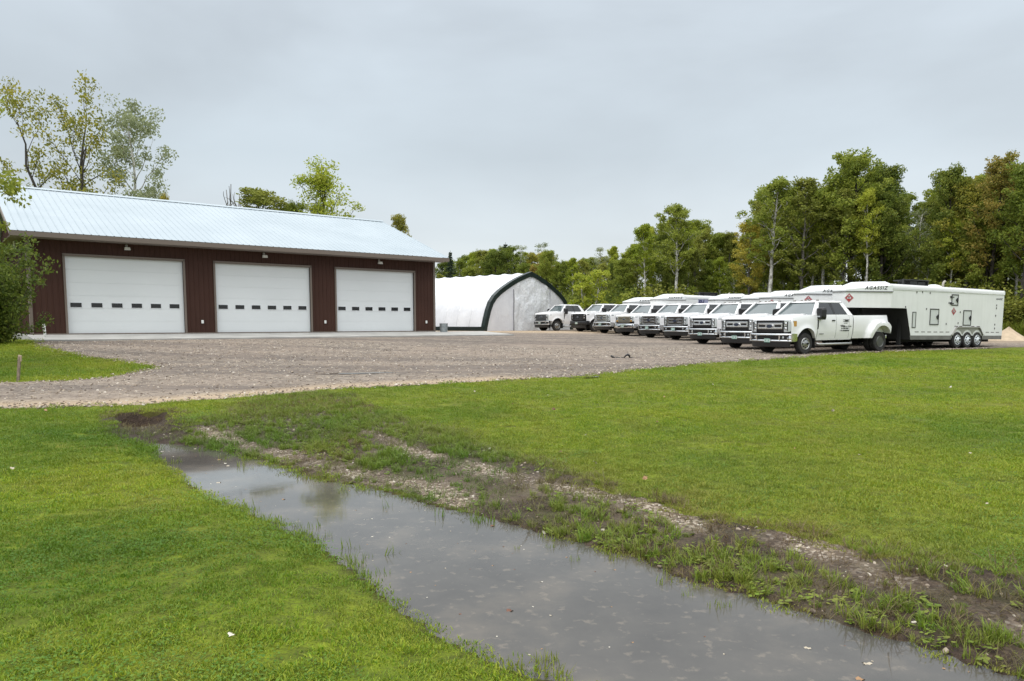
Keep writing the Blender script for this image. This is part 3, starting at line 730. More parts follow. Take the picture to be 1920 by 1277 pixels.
    def lamp(pts, y_in, y_out, m_=M_hl, amber=True, dark=False):
        for s in (-1, 1):
            l_ = MB(); y_out = max(y_out, 1.03) if y_out < 1 else y_out; xo = GF - .12
            l_.loft([[(GF - .25, s * y_in, pts[0]), (GF + .015, s * y_in, pts[0]), (GF + .015, s * y_in, pts[1]), (GF - .25, s * y_in, pts[1])],
                     [(GF - .25, s * (y_in + y_out) / 2, pts[0]), (GF - .005, s * (y_in * .4 + y_out * .6), pts[0]), (GF - .005, s * (y_in * .4 + y_out * .6), pts[1]), (GF - .25, s * (y_in + y_out) / 2, pts[1])],
                     [(xo - .20, s * y_out, pts[2] + .04), (xo, s * (y_out - .015), pts[2]), (xo, s * (y_out - .015), pts[3]), (xo - .20, s * y_out, pts[3])]])
            lo_ = l_.build('headlight', M_grl if dark else m_, T, bevel=.01)
            h = pts[1] - pts[0]; ym = (y_in + y_out) / 2 - .02
            for k, zz in enumerate((pts[0] + h * .30, pts[0] + h * .72)):
                MB().lathe([(.0, .03), (.05, .028), (.062, 0)], (GF - .015, s * (y_in + .075), zz), 'x', 16).build('reflector', M_chrome, lo_, smooth=True)
            bz = MB(); bz.box(GF - .03, GF + .022, s * (y_in - .012) - .016, s * (y_in - .012) + .016, pts[0] - .01, pts[1]); bz.box(GF - .10, GF + .004, *sorted((s * y_in, s * (y_out - .12))), pts[0] - .03, pts[0] + .012); bz.box(GF - .03, GF + .019, *sorted((s * (y_in + .155), s * (y_in + .18))), pts[0] + .05, pts[1] - .05); bz.build('bezel', M_grl, lo_)
            dv = MB(); dv.box(GF - .02, GF + .02, s * (y_in + .075) - .07, s * (y_in + .075) + .07, pts[0] + h * .5 - .008, pts[0] + h * .5 + .008); dv.build('lamp_divider', M_dark, lo_)
            if amber:
                a_ = MB(); z1, z2 = (pts[2] + (pts[3] - pts[2]) * .42, pts[3] - .02) if amber != 'low' else (pts[0] + .0, pts[0] + .10)
                if amber == 'low': a_.box(GF - .02, GF + .025, s * (y_in + .01) - .005, s * (y_in + .16), z1, z2)
                else: a_.hexa([(GF - .31, s * (y_out + .006), z1), (GF - .17, s * (y_out - .002), z1), (GF - .17, s * (y_out - .06), z1), (GF - .31, s * (y_out - .05), z1)], [(GF - .31, s * (y_out + .006), z2), (GF - .15, s * (y_out - .002), z2), (GF - .15, s * (y_out - .06), z2), (GF - .31, s * (y_out - .05), z2)])
                a_.build('turn_signal', M_amber, lo_)
    gw = .60
    def emblem(zc, w_, h_, x, parent, ring=M_chrome):
        ov = [(w_ * math.cos(a), zc + h_ * math.sin(a)) for a in np.linspace(0, 2 * PI, 25)[:-1]]
        e_ = MB().prism(ov, 'x', x, x + .02).build('emblem', ring, parent)
        MB().prism([(y * .84, zc + (z - zc) * .78) for y, z in ov], 'x', x + .0201, x + .026).build('emblem_face', M_oval, e_)
    if style == 'new':
        g = MB(); g.box(.70, GF - .01, -.70, .70, .86, 1.325); go = g.build('grille', M_grl, T)
        c_ = MB()
        for za, zb in ((1.15, 1.235), (.985, 1.065)): bar(c_, GF - .01, GF + .035, -gw, gw, za, zb)
        bar(c_, GF - .01, GF + .03, -.24, .24, 1.06, 1.16)
        for s in (-1, 1): bar(c_, GF - .01, GF + .033, s * gw - .03, s * gw + .03, .985, 1.235)
        c_.build('chrome_bars', M_chrome, go, bevel=.012)
        sl_ = MB()
        for zz in np.arange(.88, .98, .03): bar(sl_, GF - .01, GF + .01, -.66, .66, zz, zz + .012)
        for zz in (1.09, 1.12, 1.26, 1.29): bar(sl_, GF - .01, GF + .012, -.55, .55, zz, zz + .01)
        sl_.build('grille_slats', M_blk, go)
        emblem(1.10, .175, .085, GF + .034, go)
        lamp((.87, 1.325, .93, 1.32), .69, .925, amber=lettering)
    elif style == 'wide':      # chrome framed two-bar grille
        g = MB(); g.box(.70, GF - .02, -.66, .66, .86, 1.335); go = g.build('grille', M_grl, T)
        c_ = MB(); 
        for za, zb in ((1.305, 1.37), (.845, .905)): bar(c_, GF - .03, GF + .04, -.66, .66, za, zb)
        for s in (-1, 1): bar(c_, GF - .03, GF + .04, s * .62 - .05, s * .62 + .05, .845, 1.37)
        for za, zb in ((1.165, 1.225), (1.005, 1.06)):
            for s in (-1, 1): bar(c_, GF - .02, GF + .025, *sorted((s * .14, s * .52)), za, zb)
        c_.build('chrome_bars', M_chrome, go, bevel=.015)
        sl_ = MB()
        for zz in np.arange(.92, 1.3, .035): bar(sl_, GF - .02, GF - .005, -.57, .57, zz, zz + .01)
        sl_.build('grille_slats', M_alu, go)
        emblem(1.11, .17, .085, GF + .02, go)
        lamp((.90, 1.33, .95, 1.33), .72, .93, amber=False)
    elif style == 'old':
        g = MB(); g.box(.70, GF - .02, -.62, .62, .92, 1.30); go = g.build('grille', M_grl, T)
        c_ = MB(); bar(c_, GF - .03, GF + .03, -.63, .63, 1.25, 1.31); bar(c_, GF - .03, GF + .03, -.63, .63, .91, .96)
        for s in (-1, 1): bar(c_, GF - .03, GF + .03, s * .60 - .035, s * .60 + .035, .91, 1.31)
        for zz in (1.015, 1.10, 1.185): bar(c_, GF - .02, GF + .015, -.57, .57, zz, zz + .045)
        c_.build('chrome_bars', mat('aged_chrome', (.55, .52, .44), .28, .95), go, bevel=.012)
        emblem(1.11, .15, .07, GF + .015, go)
        lamp((.96, 1.30, 1.0, 1.30), .66, .92, amber='low')
    elif style == 'work':
        g = MB(); g.box(.70, GF - .02, -.68, .68, .88, 1.33); go = g.build('grille', M_grl, T)
        c_ = MB(); bar(c_, GF - .03, GF + .03, -.68, .68, 1.27, 1.34); bar(c_, GF - .03, GF + .03, -.68, .68, .87, .94)
        for s in (-1, 1): bar(c_, GF - .03, GF + .03, s * .65 - .04, s * .65 + .04, .87, 1.34)
        for zz in (1.02, 1.15): bar(c_, GF - .02, GF + .02, -.62, .62, zz, zz + .05)
        c_.build('grille_bars', M_blk, go, bevel=.012)
        emblem(1.11, .12, .055, GF + .02, go)
        lamp((.92, 1.31, .97, 1.31), .70, .925, dark=True, amber=False)
        for s in (-1, 1): MB().box(GF - .05, GF + .0, s * .83 - .05, s * .83 + .05, 1.20, 1.27).build('turn_signal', mat('clear_red', (.35, .06, .05), .2), T)
    else:                      # late: dark mesh grille with C-shaped lamps
        g = MB(); g.box(.70, GF - .01, -.66, .66, .88, 1.31); go = g.build('grille', mat('grille_grey', (.055, .058, .062), .4), T)
        sl_ = MB()
        for zz in np.arange(.93, 1.29, .055): bar(sl_, GF - .01, GF + .012, -.64, .64, zz, zz + .028)
        for y in np.arange(-.6, .61, .1): bar(sl_, GF - .01, GF + .0085, y - .008, y + .008, .90, 1.29)
        sl_.build('grille_slats', mat('grille_steel', (.13, .135, .14), .35, .7), go)
        emblem(1.11, .17, .08, GF + .013, go, M_alu)
        lamp((.86, 1.30, .92, 1.30), .69, .93, amber=False)
        for s in (-1, 1): MB().box(GF - .03, GF + .012, s * .80 - .07, s * .80 + .07, 1.00, 1.13).build('lamp_recess', M_dark, T)
    # bumper
    bm_ = M_blk if style == 'work' else M_chrome
    prof = [(0, .60, .80), (.55, .60, .80)]
    def bump_ring(y):
        return GF + .15 - .17 * (abs(y) / BW) ** 3
    bp = MB(); BW = 1.075
    def strip(za, zb, dx=0, th=.07, y0=-1., y1=1.):
        yy = [y * BW for y in np.linspace(-1, 1, 25) if y0 - 1e-6 <= y <= y1 + 1e-6]
        h_ = zb - za; bp.loft([[(bump_ring(y) - th + dx, y, za), (bump_ring(y) - .02 + dx, y, za), (bump_ring(y) + dx, y, za + h_ * .25), (bump_ring(y) + dx, y, za + h_ * .45), (bump_ring(y) - .018 + dx, y, za + h_ * .75), (bump_ring(y) - .055 + dx, y, zb), (bump_ring(y) - th - .02 + dx, y, zb)] for y in yy])
    if style in ('new', 'wide', 'late'):
        strip(.735, .825); strip(.50, .585)
        for s in (-1, 1):
            yy = (.83, 1.0) if s > 0 else (-1.0, -.83)
            strip(.50, .82, -.004, .07, *yy)
            if style == 'new':
                bp.box(GF + .02, GF + .135, s * .58 - .03, s * .58 + .03, .57, .75)
            bp.hexa([(.50, s * (BW - .04), .52), (.70, s * (BW - .004), .50), (.85, s * BW, .50), (.85, s * .98, .50)], [(.50, s * (BW - .03), .80), (.70, s * (BW), .82), (.85, s * BW, .81), (.85, s * .98, .82)])
    else:
        strip(.54, .82)
        for s in (-1, 1): bp.hexa([(.50, s * (BW - .04), .56), (.70, s * (BW - .004), .54), (.85, s * BW, .54), (.85, s * .98, .54)], [(.50, s * (BW - .03), .80), (.70, s * BW, .82), (.85, s * BW, .81), (.85, s * .98, .82)])
    bpo = bp.build('front_bumper', bm_, T, auto=40)
    ins_ = MB(); ins_.box(.70, GF + .04, -.95, .95, .54, .78); ins_.build('bumper_insert', M_grl, bpo)
    va = MB(); va.loft([[(bump_ring(y) - .10, y * .96, .27), (bump_ring(y) - .05, y * .97, .30), (bump_ring(y) - .03, y * .98, .505), (bump_ring(y) - .12, y * .98, .505)] for y in np.linspace(-.97, .97, 17)]); va.build('air_dam', M_blk, T, auto=40)
    if style in ('new', 'wide', 'late'):
        for s in (-1, 1): MB().lathe([(0, .012), (.045, .01), (.05, 0)], (GF + .055, s * .70, .66), 'x', 14).build('fog_lamp', M_hl, bpo, smooth=True)
    if style == 'old': 
        MB().box(GF + .10, GF + .158, -.5, .5, .60, .68).build('bumper_step', M_grl, bpo)
    pl_ = MB(); pz = .46 if style in ('new',) else .57; px_ = GF + .158
    pl_.box(px_, px_ + .008, -.155, .155, pz, pz + .155); plo = pl_.build('licence_plate', plate, T, bevel=.004)
    k_ = MB(); k_.box(px_ + .0085, px_ + .010, -.15, .15, pz + .005, pz + .03); k_.box(px_ + .0085, px_ + .010, -.15, .15, pz + .128, pz + .15)
    for y in (-.11, -.065, .04, .085): k_.box(px_ + .0085, px_ + .0105, y, y + .03, pz + .05, pz + .11)
    k_.build('plate_print', M_teal, plo)
    if lettering:
        tm = MB(); uy = (0, 0, 1); ux = (-1, 0, 0); Y = HB + .020
        put_text(tm, "White", .115, (-2.00, Y, 1.045), ux, uy, bold=.005, extrude=.001)
        put_text(tm, "Ag. Works", .075, (-2.33, Y, 1.045), ux, uy, bold=.001, extrude=.001)
        r2 = random.Random(4)
        for zz, xa, xb, h in ((1.315, -2.14, -2.50, .035), (1.245, -2.14, -2.50, .035), (1.185, -2.20, -2.42, .02), (.965, -2.05, -2.47, .055), (.875, -1.97, -2.52, .055)):
            x = xa                                                    # rows too small to read in the photograph: strokes of letter size
            while x > xb:
                w_ = h * r2.uniform(.4, .7); 
                if r2.random() > .12: tm.box(x - w_ * .75, x, Y - .001, Y + .001, zz, zz + h * r2.uniform(.8, 1))
                x -= w_
        tm.build('door_lettering', M_ink, T)
        bd_ = MB(); bd_.box(-1.0, -.74, HB + .012, HB + .016, .77, .795); bd_.build('fender_badge', M_ink, T)
    return T

HD = Vector((-.877, -.480, 0)).normalized(); HL = Vector((-HD.y, HD.x, 0))   # trucks' heading and their left
HANG = math.atan2(HD.y, HD.x)
def seat_on_ground(o, x, y, wb=4.45, yaw=0., scale=(1, 1, 1), pitch=None, zoff=0.):
    a = HANG + yaw; f_ = Vector((math.cos(a), math.sin(a), 0))
    z0, z1 = tz(x, y), tz(x - f_.x * wb, y - f_.y * wb); sl_ = (z0 - z1) / wb if pitch is None else pitch
    fw = Vector((f_.x, f_.y, sl_)).normalized(); lf = Vector((-f_.y, f_.x, 0)); up = fw.cross(lf)
    M = Matrix((( fw.x, lf.x, up.x, x), (fw.y, lf.y, up.y, y), (fw.z, lf.z, up.z, z0 + zoff), (0, 0, 0, 1)))
    o.matrix_world = M @ Matrix.Diagonal((*scale, 1)); return M
TR = [  # x, y of the front axle, style, options, label
    (11.08, 30.15, 'new', dict(lamps=True, lettering=True), 'nearest white dually pickup, with black lettering on its rear door and a wide chrome grille'),
    (10.79, 33.6, 'new', dict(lamps=True), 'white pickup with a two-bar chrome grille, second from the near end of the row'),
    (10.43, 38.2, 'new', dict(lamps=True), 'white pickup with a two-bar chrome grille, third from the near end of the row'),
    (10.04, 42.8, 'wide', dict(), 'white pickup with a thick chrome frame round its grille, right beside the third pickup'),
    (9.20, 46.3, 'wide', dict(), 'white pickup with a chrome-framed grille, parked between the amber-lamped and thick-framed pickups'),
    (8.28, 50.4, 'old', dict(plate=mat('white_plate', (.6, .6, .57), .5)), 'older white pickup with an amber-cornered headlight and narrow bronze-chrome grille'),
    (7.20, 53.9, 'wide', dict(), 'white pickup with a chrome-framed grille, parked beside the black-grilled pickup'),
    (5.75, 56.9, 'work', dict(plate=mat('white_plate', (.6, .6, .57), .5), dually=False), 'white pickup with a black grille and black bumper'),
    (3.05, 59.9, 'late', dict(plate=mat('white_plate', (.6, .6, .57), .5)), 'white pickup with a grey mesh grille at the far end of the row'),
]
for TR_I, (x, y, st, kw, lab) in enumerate(TR):
    t_ = make_truck(st, lab, **kw); seat_on_ground(t_, x, y, yaw=R({'late': 4}.get(st, 0) + (.0, .8, -.9, .5, -1.1, 1.0, -.6, 1.2, 0)[TR_I]))

# ------------------------------------------------------------------ gooseneck trailers: local x forward from the middle axle
M_tw, t, b, P = newmat('trailer_white')
tco = N(t, 'ShaderNodeTexCoord').outputs['Object']; mpt = N(t, 'ShaderNodeMapping'); mpt.inputs['Scale'].default_value = (3.5, 3.5, .35); L(t, tco, mpt.inputs[0])
c = ramp(t, [(.42, (.76, .765, .755)), (.64, (.73, .735, .722)), (.84, (.64, .635, .61))], noise(t, mpt.outputs[0], 1.6, 5, .6))
c = mixc(t, ramp(t, [(.4, (0, 0, 0)), (.7, (.16, .16, .16))], noise(t, tco, 1.1, 4)), c, (.42, .43, .41))
L(t, c, b.inputs['Base Color']); b.inputs['Roughness'].default_value = .38; bump(t, b, noise(t, tco, .9, 2), .12, .05)
M_cap = mat('fibreglass_white', (.74, .755, .75), .3)
M_rail = mat('trailer_rail', (.66, .665, .655), .4)
M_skirt = mat('grey_skirt', (.17, .165, .155), .55, noise=(3, .25))
M_fend = mat('fender_metal', (.34, .33, .31), .4, .4)
M_redp = mat('placard_red', (.33, .03, .035), .45)
M_rimw = mat('white_rim', (.66, .69, .72), .35)
def make_trailer(label, rear_mark='AGASSIZ', placard=True, side_sign=False):
    T = empty('gooseneck_trailer', label=label, cat='trailer', group='white gooseneck trailers behind the pickups')
    W = 1.21; NX, BXT, BXB, RX = 5.62, 4.56, 4.20, -2.85            # nose corner, body front top and bottom, rear
    zb, zs, zn, zl, zt = .38, .56, 1.72, 2.41, 2.70
    b = MB()
    side_pts = [(BXB, zs), (BXT, zn), (NX, zn), (NX, zt - .16), (RX, zt - .20), (RX + .02, zs)]
    for s in (-1, 1):
        b.poly([(x, s * W, z) for x, z in side_pts])
    b.poly([(RX, -W, zt - .20), (RX, W, zt - .20), (RX + .02, W, zs), (RX + .02, -W, zs)])
    b.poly([(BXT, -W, zn), (BXT, W, zn), (NX, W, zn), (NX, -W, zn)])
    NXT, q = NX + 1.76, .33                                           # blunt prow
    ring = [(NX, W), (NXT, q), (NXT, -q), (NX, -W)]
    for (x0, y0), (x1, y1) in zip(ring[:-1], ring[1:]): b.poly([(x0, y0, zn), (x1, y1, zn), (x1, y1, zl), (x0, y0, zl)])
    b.poly([(x, y, zn) for x, y in ring])
    b.build('trailer_body', M_tw, T)
    fw_ = MB(); fw_.poly([(BXB, -W, zb), (BXB, W, zb), (BXT, W, zn), (BXT, -W, zn)]); fw_.poly([(BXT, -W + .02, zn - .006), (NX, -W + .02, zn - .006), (NX, W - .02, zn - .006), (BXT, W - .02, zn - .006)]); fw_.poly([(NX, W - .02, zn - .006), (NXT - .02, q, zn - .006), (NXT - .02, -q, zn - .006), (NX, -W + .02, zn - .006)])
    fw_.build('gooseneck_belly', mat('belly_dark', (.018, .018, .017), .7), T)
    # rounded rail and domed roof
    rl = MB()
    for s in (-1, 1):
        rr = [[(x, s * (W + .012 - .10 * (1 - math.cos(a))), z0 + .18 * math.sin(a)) for a in np.linspace(0, PI / 2, 7)] for x, z0 in ((NX, zt - .16), (RX, zt - .20))]
        rl.grid(rr)
        rl.box(RX - .01, NX, s * (W + .008) - .012, s * (W + .008) + .012, zt - .215, zt - .195)
    rl.build('roof_rail', M_rail, T, auto=40)
    rf_ = MB(); rows = []
    for x in np.linspace(RX - .06, NX, 20):
        e = min(1, (x - RX + .06) / .5); rows.append([(x, v * (W - .09), zt + .015 - .035 * (1 - (x - RX) / (NX - RX)) + .10 * (1 - v * v) * e ** .6 - .10 * (1 - e)) for v in np.linspace(-1, 1, 11)])
    rf_.grid(rows); rf_.build('trailer_roof', M_cap, T, auto=50)
    rk = MB(); rk.loft([[(RX + .02, y, zt - .22), (RX - .05, y, zt - .20), (RX - .06, y, zt - .08), (RX + .02, y, zt - .02)] for y in np.linspace(-W, W, 5)]); rk.build('rear_cap', M_cap, T, auto=50)
    # moulded nose cap: creased prow
    c = MB(); L1 = .018
    lip = [(NX - .05, W + L1), (NX, W + L1), (NXT + L1, q), (NXT + L1, -q), (NX, -W - L1), (NX - .05, -W - L1)]
    low = [(x, y, zl) for x, y in lip]
    topz = [zt - .03, zt - .02, zl + .075, zl + .075, zt - .02, zt - .03]
    up_ = [(x, y, z) for (x, y), z in zip(lip, topz)]
    for i in range(5): c.poly([low[i], low[i + 1], up_[i + 1], up_[i]])
    ins = [(NX - .05, .95, zt + .115), (NX - .1, .80, zt + .14), (NX + .75, .22, zt + .13), (NX + .75, -.22, zt + .13), (NX - .1, -.80, zt + .14), (NX - .05, -.95, zt + .115)]
    for i in range(5): c.poly([up_[i], up_[i + 1], ins[i + 1], ins[i]])
    c.poly(ins); c.poly([low[0], up_[0], ins[0], ins[-1], up_[-1], low[-1]]); 
    co = c.build('nose_cap', M_cap, T, bevel=.05, seg=3, auto=50)
    lp = MB(); go2 = [(NX - .05, W + .045), (NX + .01, W + .045), (NXT + .045, q + .02), (NXT + .045, -q - .02), (NX + .01, -W - .045), (NX - .05, -W - .045)]
    lp.loft([[(x0, y0, zl - .035), (x1, y1, zl - .035), (x1, y1, zl + .004), (x0, y0, zl + .004)] for (x0, y0), (x1, y1) in zip([(x, y * .98) for x, y in lip], go2)])
    lp.build('cap_lip', mat('lip_grey', (.16, .16, .16), .5), T)
    # lettering on the near prow panel, placards
    dv = Vector((NXT - NX, q - W, 0)).normalized()
    for s in (1, -1):
        ux = Vector((-dv.x, -dv.y, 0)) if s > 0 else Vector((dv.x, -dv.y, 0))
        org = Vector((NX, s * (W + L1), zl + .075)) + (Vector((dv.x, dv.y, 0)) * 1.17 if s > 0 else Vector((dv.x, -dv.y, 0)) * .18)
        nrm_ = ux.cross(Vector((0, 0, 1))); tm = MB()
        put_text(tm, "AGASSIZ", .20, org + nrm_ * .006, ux, (0, 0, 1), shear=.25, bold=.004, extrude=.002, spacing=1.28)
        tm.build('name_lettering', M_ink, co)
    def diamond(c0, ux, h, uy=Vector((0, 0, 1))):
        n_ = ux.cross(uy); pts = [ux * h, uy * h, -ux * h, -uy * h]; m_ = MB()
        m_.poly([c0 + p + n_ * .004 for p in pts]); d_ = m_.build('hazard_placard', M_redp, T)
        k_ = MB()
        for i in range(4):
            a, b_ = pts[i] * .92, pts[(i + 1) % 4] * .92; k_.poly([c0 + p + n_ * .006 for p in (a, b_, b_ * .94, a * .94)])
        k_.poly([c0 + ux * x + uy * z + n_ * .006 for x, z in ((-.42 * h, -.2 * h), (.42 * h, -.2 * h), (.42 * h, .22 * h), (-.42 * h, .22 * h))])
        k_.poly([c0 + ux * x + uy * z + n_ * .006 for x, z in ((-.13 * h, .36 * h), (.13 * h, .36 * h), (.16 * h, .5 * h), (.05 * h, .66 * h), (-.03 * h, .56 * h), (-.14 * h, .62 * h))])
        k_.build('placard_print', mat('placard_white', (.6, .55, .55), .5), d_)
        i_ = MB()
        for x in (-.28, -.1, .08): i_.poly([c0 + ux * (xx * h) + uy * z + n_ * .008 for xx, z in ((x, -.1 * h), (x + .13, -.1 * h), (x + .13, .13 * h), (x, .13 * h))])
        i_.build('placard_number', M_ink, d_)
    if placard:
        ux = Vector((-dv.x, -dv.y, 0)); diamond(Vector((NX, W, 2.12)) + Vector((dv.x, dv.y, 0)) * 1.82, ux, .20)
        diamond(Vector((1.15, W, 1.645)), Vector((-1, 0, 0)), .185)
    # near side fittings
    Y = W
    def hatch(x0, x1, z0, z1, fr=.05, latch=True, label=None):
        m_ = MB(); x0, x1 = max(x0, x1), min(x0, x1)
        for a, b_, c_, d_ in ((x0, x0 - fr, z0, z1), (x1 + fr, x1, z0, z1), (x0 - fr, x1 + fr, z0, z0 + fr), (x0 - fr, x1 + fr, z1 - fr, z1)): m_.box(b_, a, Y - .01, Y + .018, c_, d_)
        h = m_.build('hatch', mat('hatch_frame', (.10, .10, .095), .45, .4), T)
        MB().box(x1 + fr, x0 - fr, Y - .01, Y + .008, z0 + fr, z1 - fr).build('hatch_panel', mat('hatch_white', (.58, .60, .59), .4), h)
        if latch:
            l_ = MB(); zc = (z0 + z1) / 2; l_.box(x1 + fr, x1 + fr + .13, Y + .0085, Y + .05, zc - .05, zc + .05); l_.box(x1 + fr + .02, x1 + fr + .06, Y + .0085, Y + .06, zc - .11, zc + .1); l_.build('latch', M_blk, h)
        return h
    tx = lambda t: 10.27 - t
    hatch(tx(6.12), tx(6.38), .89, 1.58, .035, False)
    hatch(tx(7.36), tx(8.02), 1.02, 1.74); hatch(tx(9.86), tx(10.50), 1.01, 1.72)
    h3 = hatch(tx(8.90), tx(9.42), 1.90, 2.41)
    hi = MB()
    for zz in (2.0, 2.28): hi.box(tx(9.06), tx(8.80), Y + .0, Y + .03, zz - .02, zz + .02); hi.box(tx(8.86), tx(8.80), Y, Y + .035, zz - .05, zz + .05)
    hi.build('hinge', M_blk, h3)
    st = MB()
    for k in range(6): x = tx(6.36) - k * .45; st.box(x - .27, x, Y, Y + .004, .70, .73)
    for k in range(3): x = tx(11.75) - k * .42; st.box(x - .26, x, Y, Y + .004, .70, .73)
    for a, b_ in ((9.25, 9.52), (9.62, 9.84), (10.56, 10.80), (10.98, 11.25)): st.box(tx(b_), tx(a), Y, Y + .004, .965, .995)
    st.build('reflective_tape', mat('tape_dark', (.06, .035, .04), .4), T)
    pk = MB()
    for t_, z in ((8.6, 1.08), (9.5, 1.12), (9.62, 1.62), (8.72, 2.02), (12.5, 1.98), (12.5, 1.85), (12.47, 1.5), (12.45, 1.08), (12.45, .9), (7.1, 1.72), (6.35, 2.42), (6.75, 2.44), (7.3, 2.42), (5.62, 1.78)): pk.box(tx(t_) - .022, tx(t_) + .022, Y, Y + .02, z - .04, z + .04)
    pk.build('fittings', mat('fitting_grey', (.10, .10, .10), .5), T)
    if rear_mark:
        tm = MB(); put_text(tm, rear_mark, .125, (tx(12.44), Y + .003, 2.24), (-1, 0, 0), (0, 0, 1), shear=.25, bold=.003, extrude=.001, spacing=1.12); tm.build('name_lettering', M_ink, T)
    if side_sign:
        MB().box(3.55, 4.45, Y, Y + .006, 1.72, 2.50).build('side_sign', mat('sign_lilac', (.30, .31, .43), .4), T)
        tm = MB(); put_text(tm, "EH", .40, (4.40, Y + .008, 2.12), (-1, 0, 0), (0, 0, 1), bold=.02, extrude=.001)
        tm.box(3.65, 4.35, Y + .0065, Y + .009, 1.93, 1.99); tm.box(3.65, 4.35, Y + .0065, Y + .009, 1.80, 1.86)
        tm.build('sign_lettering', mat('sign_navy', (.03, .03, .10), .4), T)
    # skirts, chassis, wheels
    sk = MB()
    for s in (-1, 1):
        sk.poly([(BXB + .04, s * W, zs), (BXB, s * W, zb), (1.25, s * W, zb), (1.25, s * W, zs)]); sk.poly([(-1.22, s * W, zs), (-1.22, s * W, zb), (RX + .03, s * W, zb), (RX + .02, s * W, zs)])
    sk.poly([(RX + .02, -W, zs), (RX + .02, W, zs), (RX + .03, W, zb), (RX + .03, -W, zb)]); sk.build('skirt', M_skirt, T)
    ch = MB(); ch.box(RX + .1, BXB - .1, -W + .05, W - .05, zb + .02, zb + .06)
    for s in (-1, 1): ch.box(RX + .1, BXB, s * .6 - .05, s * .6 + .05, .26, .40)
    for x in (.78, 0, -.78): ch.box(x - .04, x + .04, -1.0, 1.0, .30, .38)
    ch.box(NX + .35, NX + .65, -.12, .12, 1.0, zn); ch.box(NX + .40, NX + .60, -.09, .09, .72, 1.0)
    for s in (-1, 1): ch.box(BXB + .12, BXB + .24, s * .8 - .06, s * .8 + .06, .16, 1.5); ch.box(BXB + .08, BXB + .28, s * .8 - .1, s * .8 + .1, .13, .16)
    ch.build('chassis', M_under, T)
    fd = MB()
    for s in (-1, 1):
        outl = []
        for x in np.linspace(-1.26, 1.26, 64):
            zz = .44
            for c_ in (-.78, 0, .78): zz = max(zz, arch_cut(x, c_, .43, .40, .44))
            outl.append((x, zz))
        rise = lambda x: .60 + .36 * float(sm(1.26 - abs(x), 0, .42))
        fd.grid([[(x, s * (W + .012), z), (x, s * (W + .012), max(z + .004, rise(x)))] for x, z in outl])
        fd.grid([[(x, s * (W - .04), rise(x) + .004), (x, s * (W + .07), rise(x) + .0), (x, s * (W + .07), rise(x) - .045)] for x, z in outl])
    fd.build('fender', M_fend, T, auto=30)
    for x in (.78, 0, -.78):
        for s in (-1, 1): wheel(T, (x, s * (W - .07), .365), s, rad=.365, wid=.22, rim_m=M_rimw, rim_r=.225)
    inn = MB()
    for s in (-1, 1): inn.box(-1.24, 1.24, s * .9 - .02, s * .9 + .02, .40, .96)
    inn.build('wheel_housing', M_under, T)
    # roof gear
    ac = MB(); ac.box(2.05, 3.40, -.2, .5, zt + .07, zt + .12); ac.box(2.75, 3.25, -.15, .45, zt + .12, zt + .27); ac.box(2.15, 2.7, -.15, .45, zt + .12, zt + .25); ac.box(2.0, 3.45, -.25, .55, zt + .29, zt + .33); ac.box(3.40, 3.48, .2, .3, zt + .05, zt + .36); ac.box(2.0, 2.05, -.2, .5, zt + .06, zt + .30)
    ac.build('roof_rack', mat('rack_dark', (.022, .022, .022), .6), T)
    MB().lathe([(.36, 0), (.36, .05), (.28, .10), (.12, .14), (0, .145)], (1.42, .35, zt + .03), 'z', 20).build('roof_vent', M_cap, T, auto=50)
    MB().tube([(1.08, .6, zt), (1.06, .6, zt + .22), (1.0, .6, zt + .30), (.93, .6, zt + .33)], .05, 8).build('roof_pipe', mat('pipe_tan', (.35, .32, .27), .5), T, smooth=True)
    return T
NOSE = (5.62 + 1.76, -.33)
TRL = [  # truck index, nose pixel, height scale, extra
    (0, 1565, 1.0, dict(), 'nearest white gooseneck trailer, its whole long side with hatches and three wheels in view'),
    (1, 1488, .985, dict(), 'white gooseneck trailer nose right behind the cab of the nearest pickup'),
    (2, 1424, .94, dict(), 'white gooseneck trailer nose above the cab of the second pickup from the near end'),
    (3, 1389, .945, dict(placard=False), 'white gooseneck trailer nose wedged between two others above the third pickup'),
    (4, 1328, .945, dict(placard=False), 'white gooseneck trailer nose above the cab of the third pickup, its name readable'),
    (5, 1219, .965, dict(placard=False, side_sign=True), 'white gooseneck trailer with a small blue sign on its side'),
    (6, 1167, .90, dict(placard=False), 'farthest white gooseneck trailer, its low nose left of the blue-signed one'),
]
def proj_x(p):
    d = np.array(p) - EYE; return CX + F * (d @ _rt) / (d @ _fw)
for i, npx, zs_, kw, lab in TRL:
    x0, y0 = TR[i][0], TR[i][1]
    if i == 0: s = 10.53
    else:
        lo, hi = 8., 20.
        for _ in range(40):
            s = (lo + hi) / 2; c_ = Vector((x0, y0, 0)) - HD * (s - NOSE[0]) + HL * NOSE[1]
            if proj_x((c_.x, c_.y, 3.0)) < npx: lo = s
            else: hi = s
        print('trailer', i, 'setback', round(s, 2))
    p_ = Vector((x0, y0, 0)) - HD * s
    t_ = make_trailer(lab, rear_mark='AGASSIZ', **kw); seat_on_ground(t_, p_.x, p_.y, pitch=.009, scale=(1, 1, zs_))



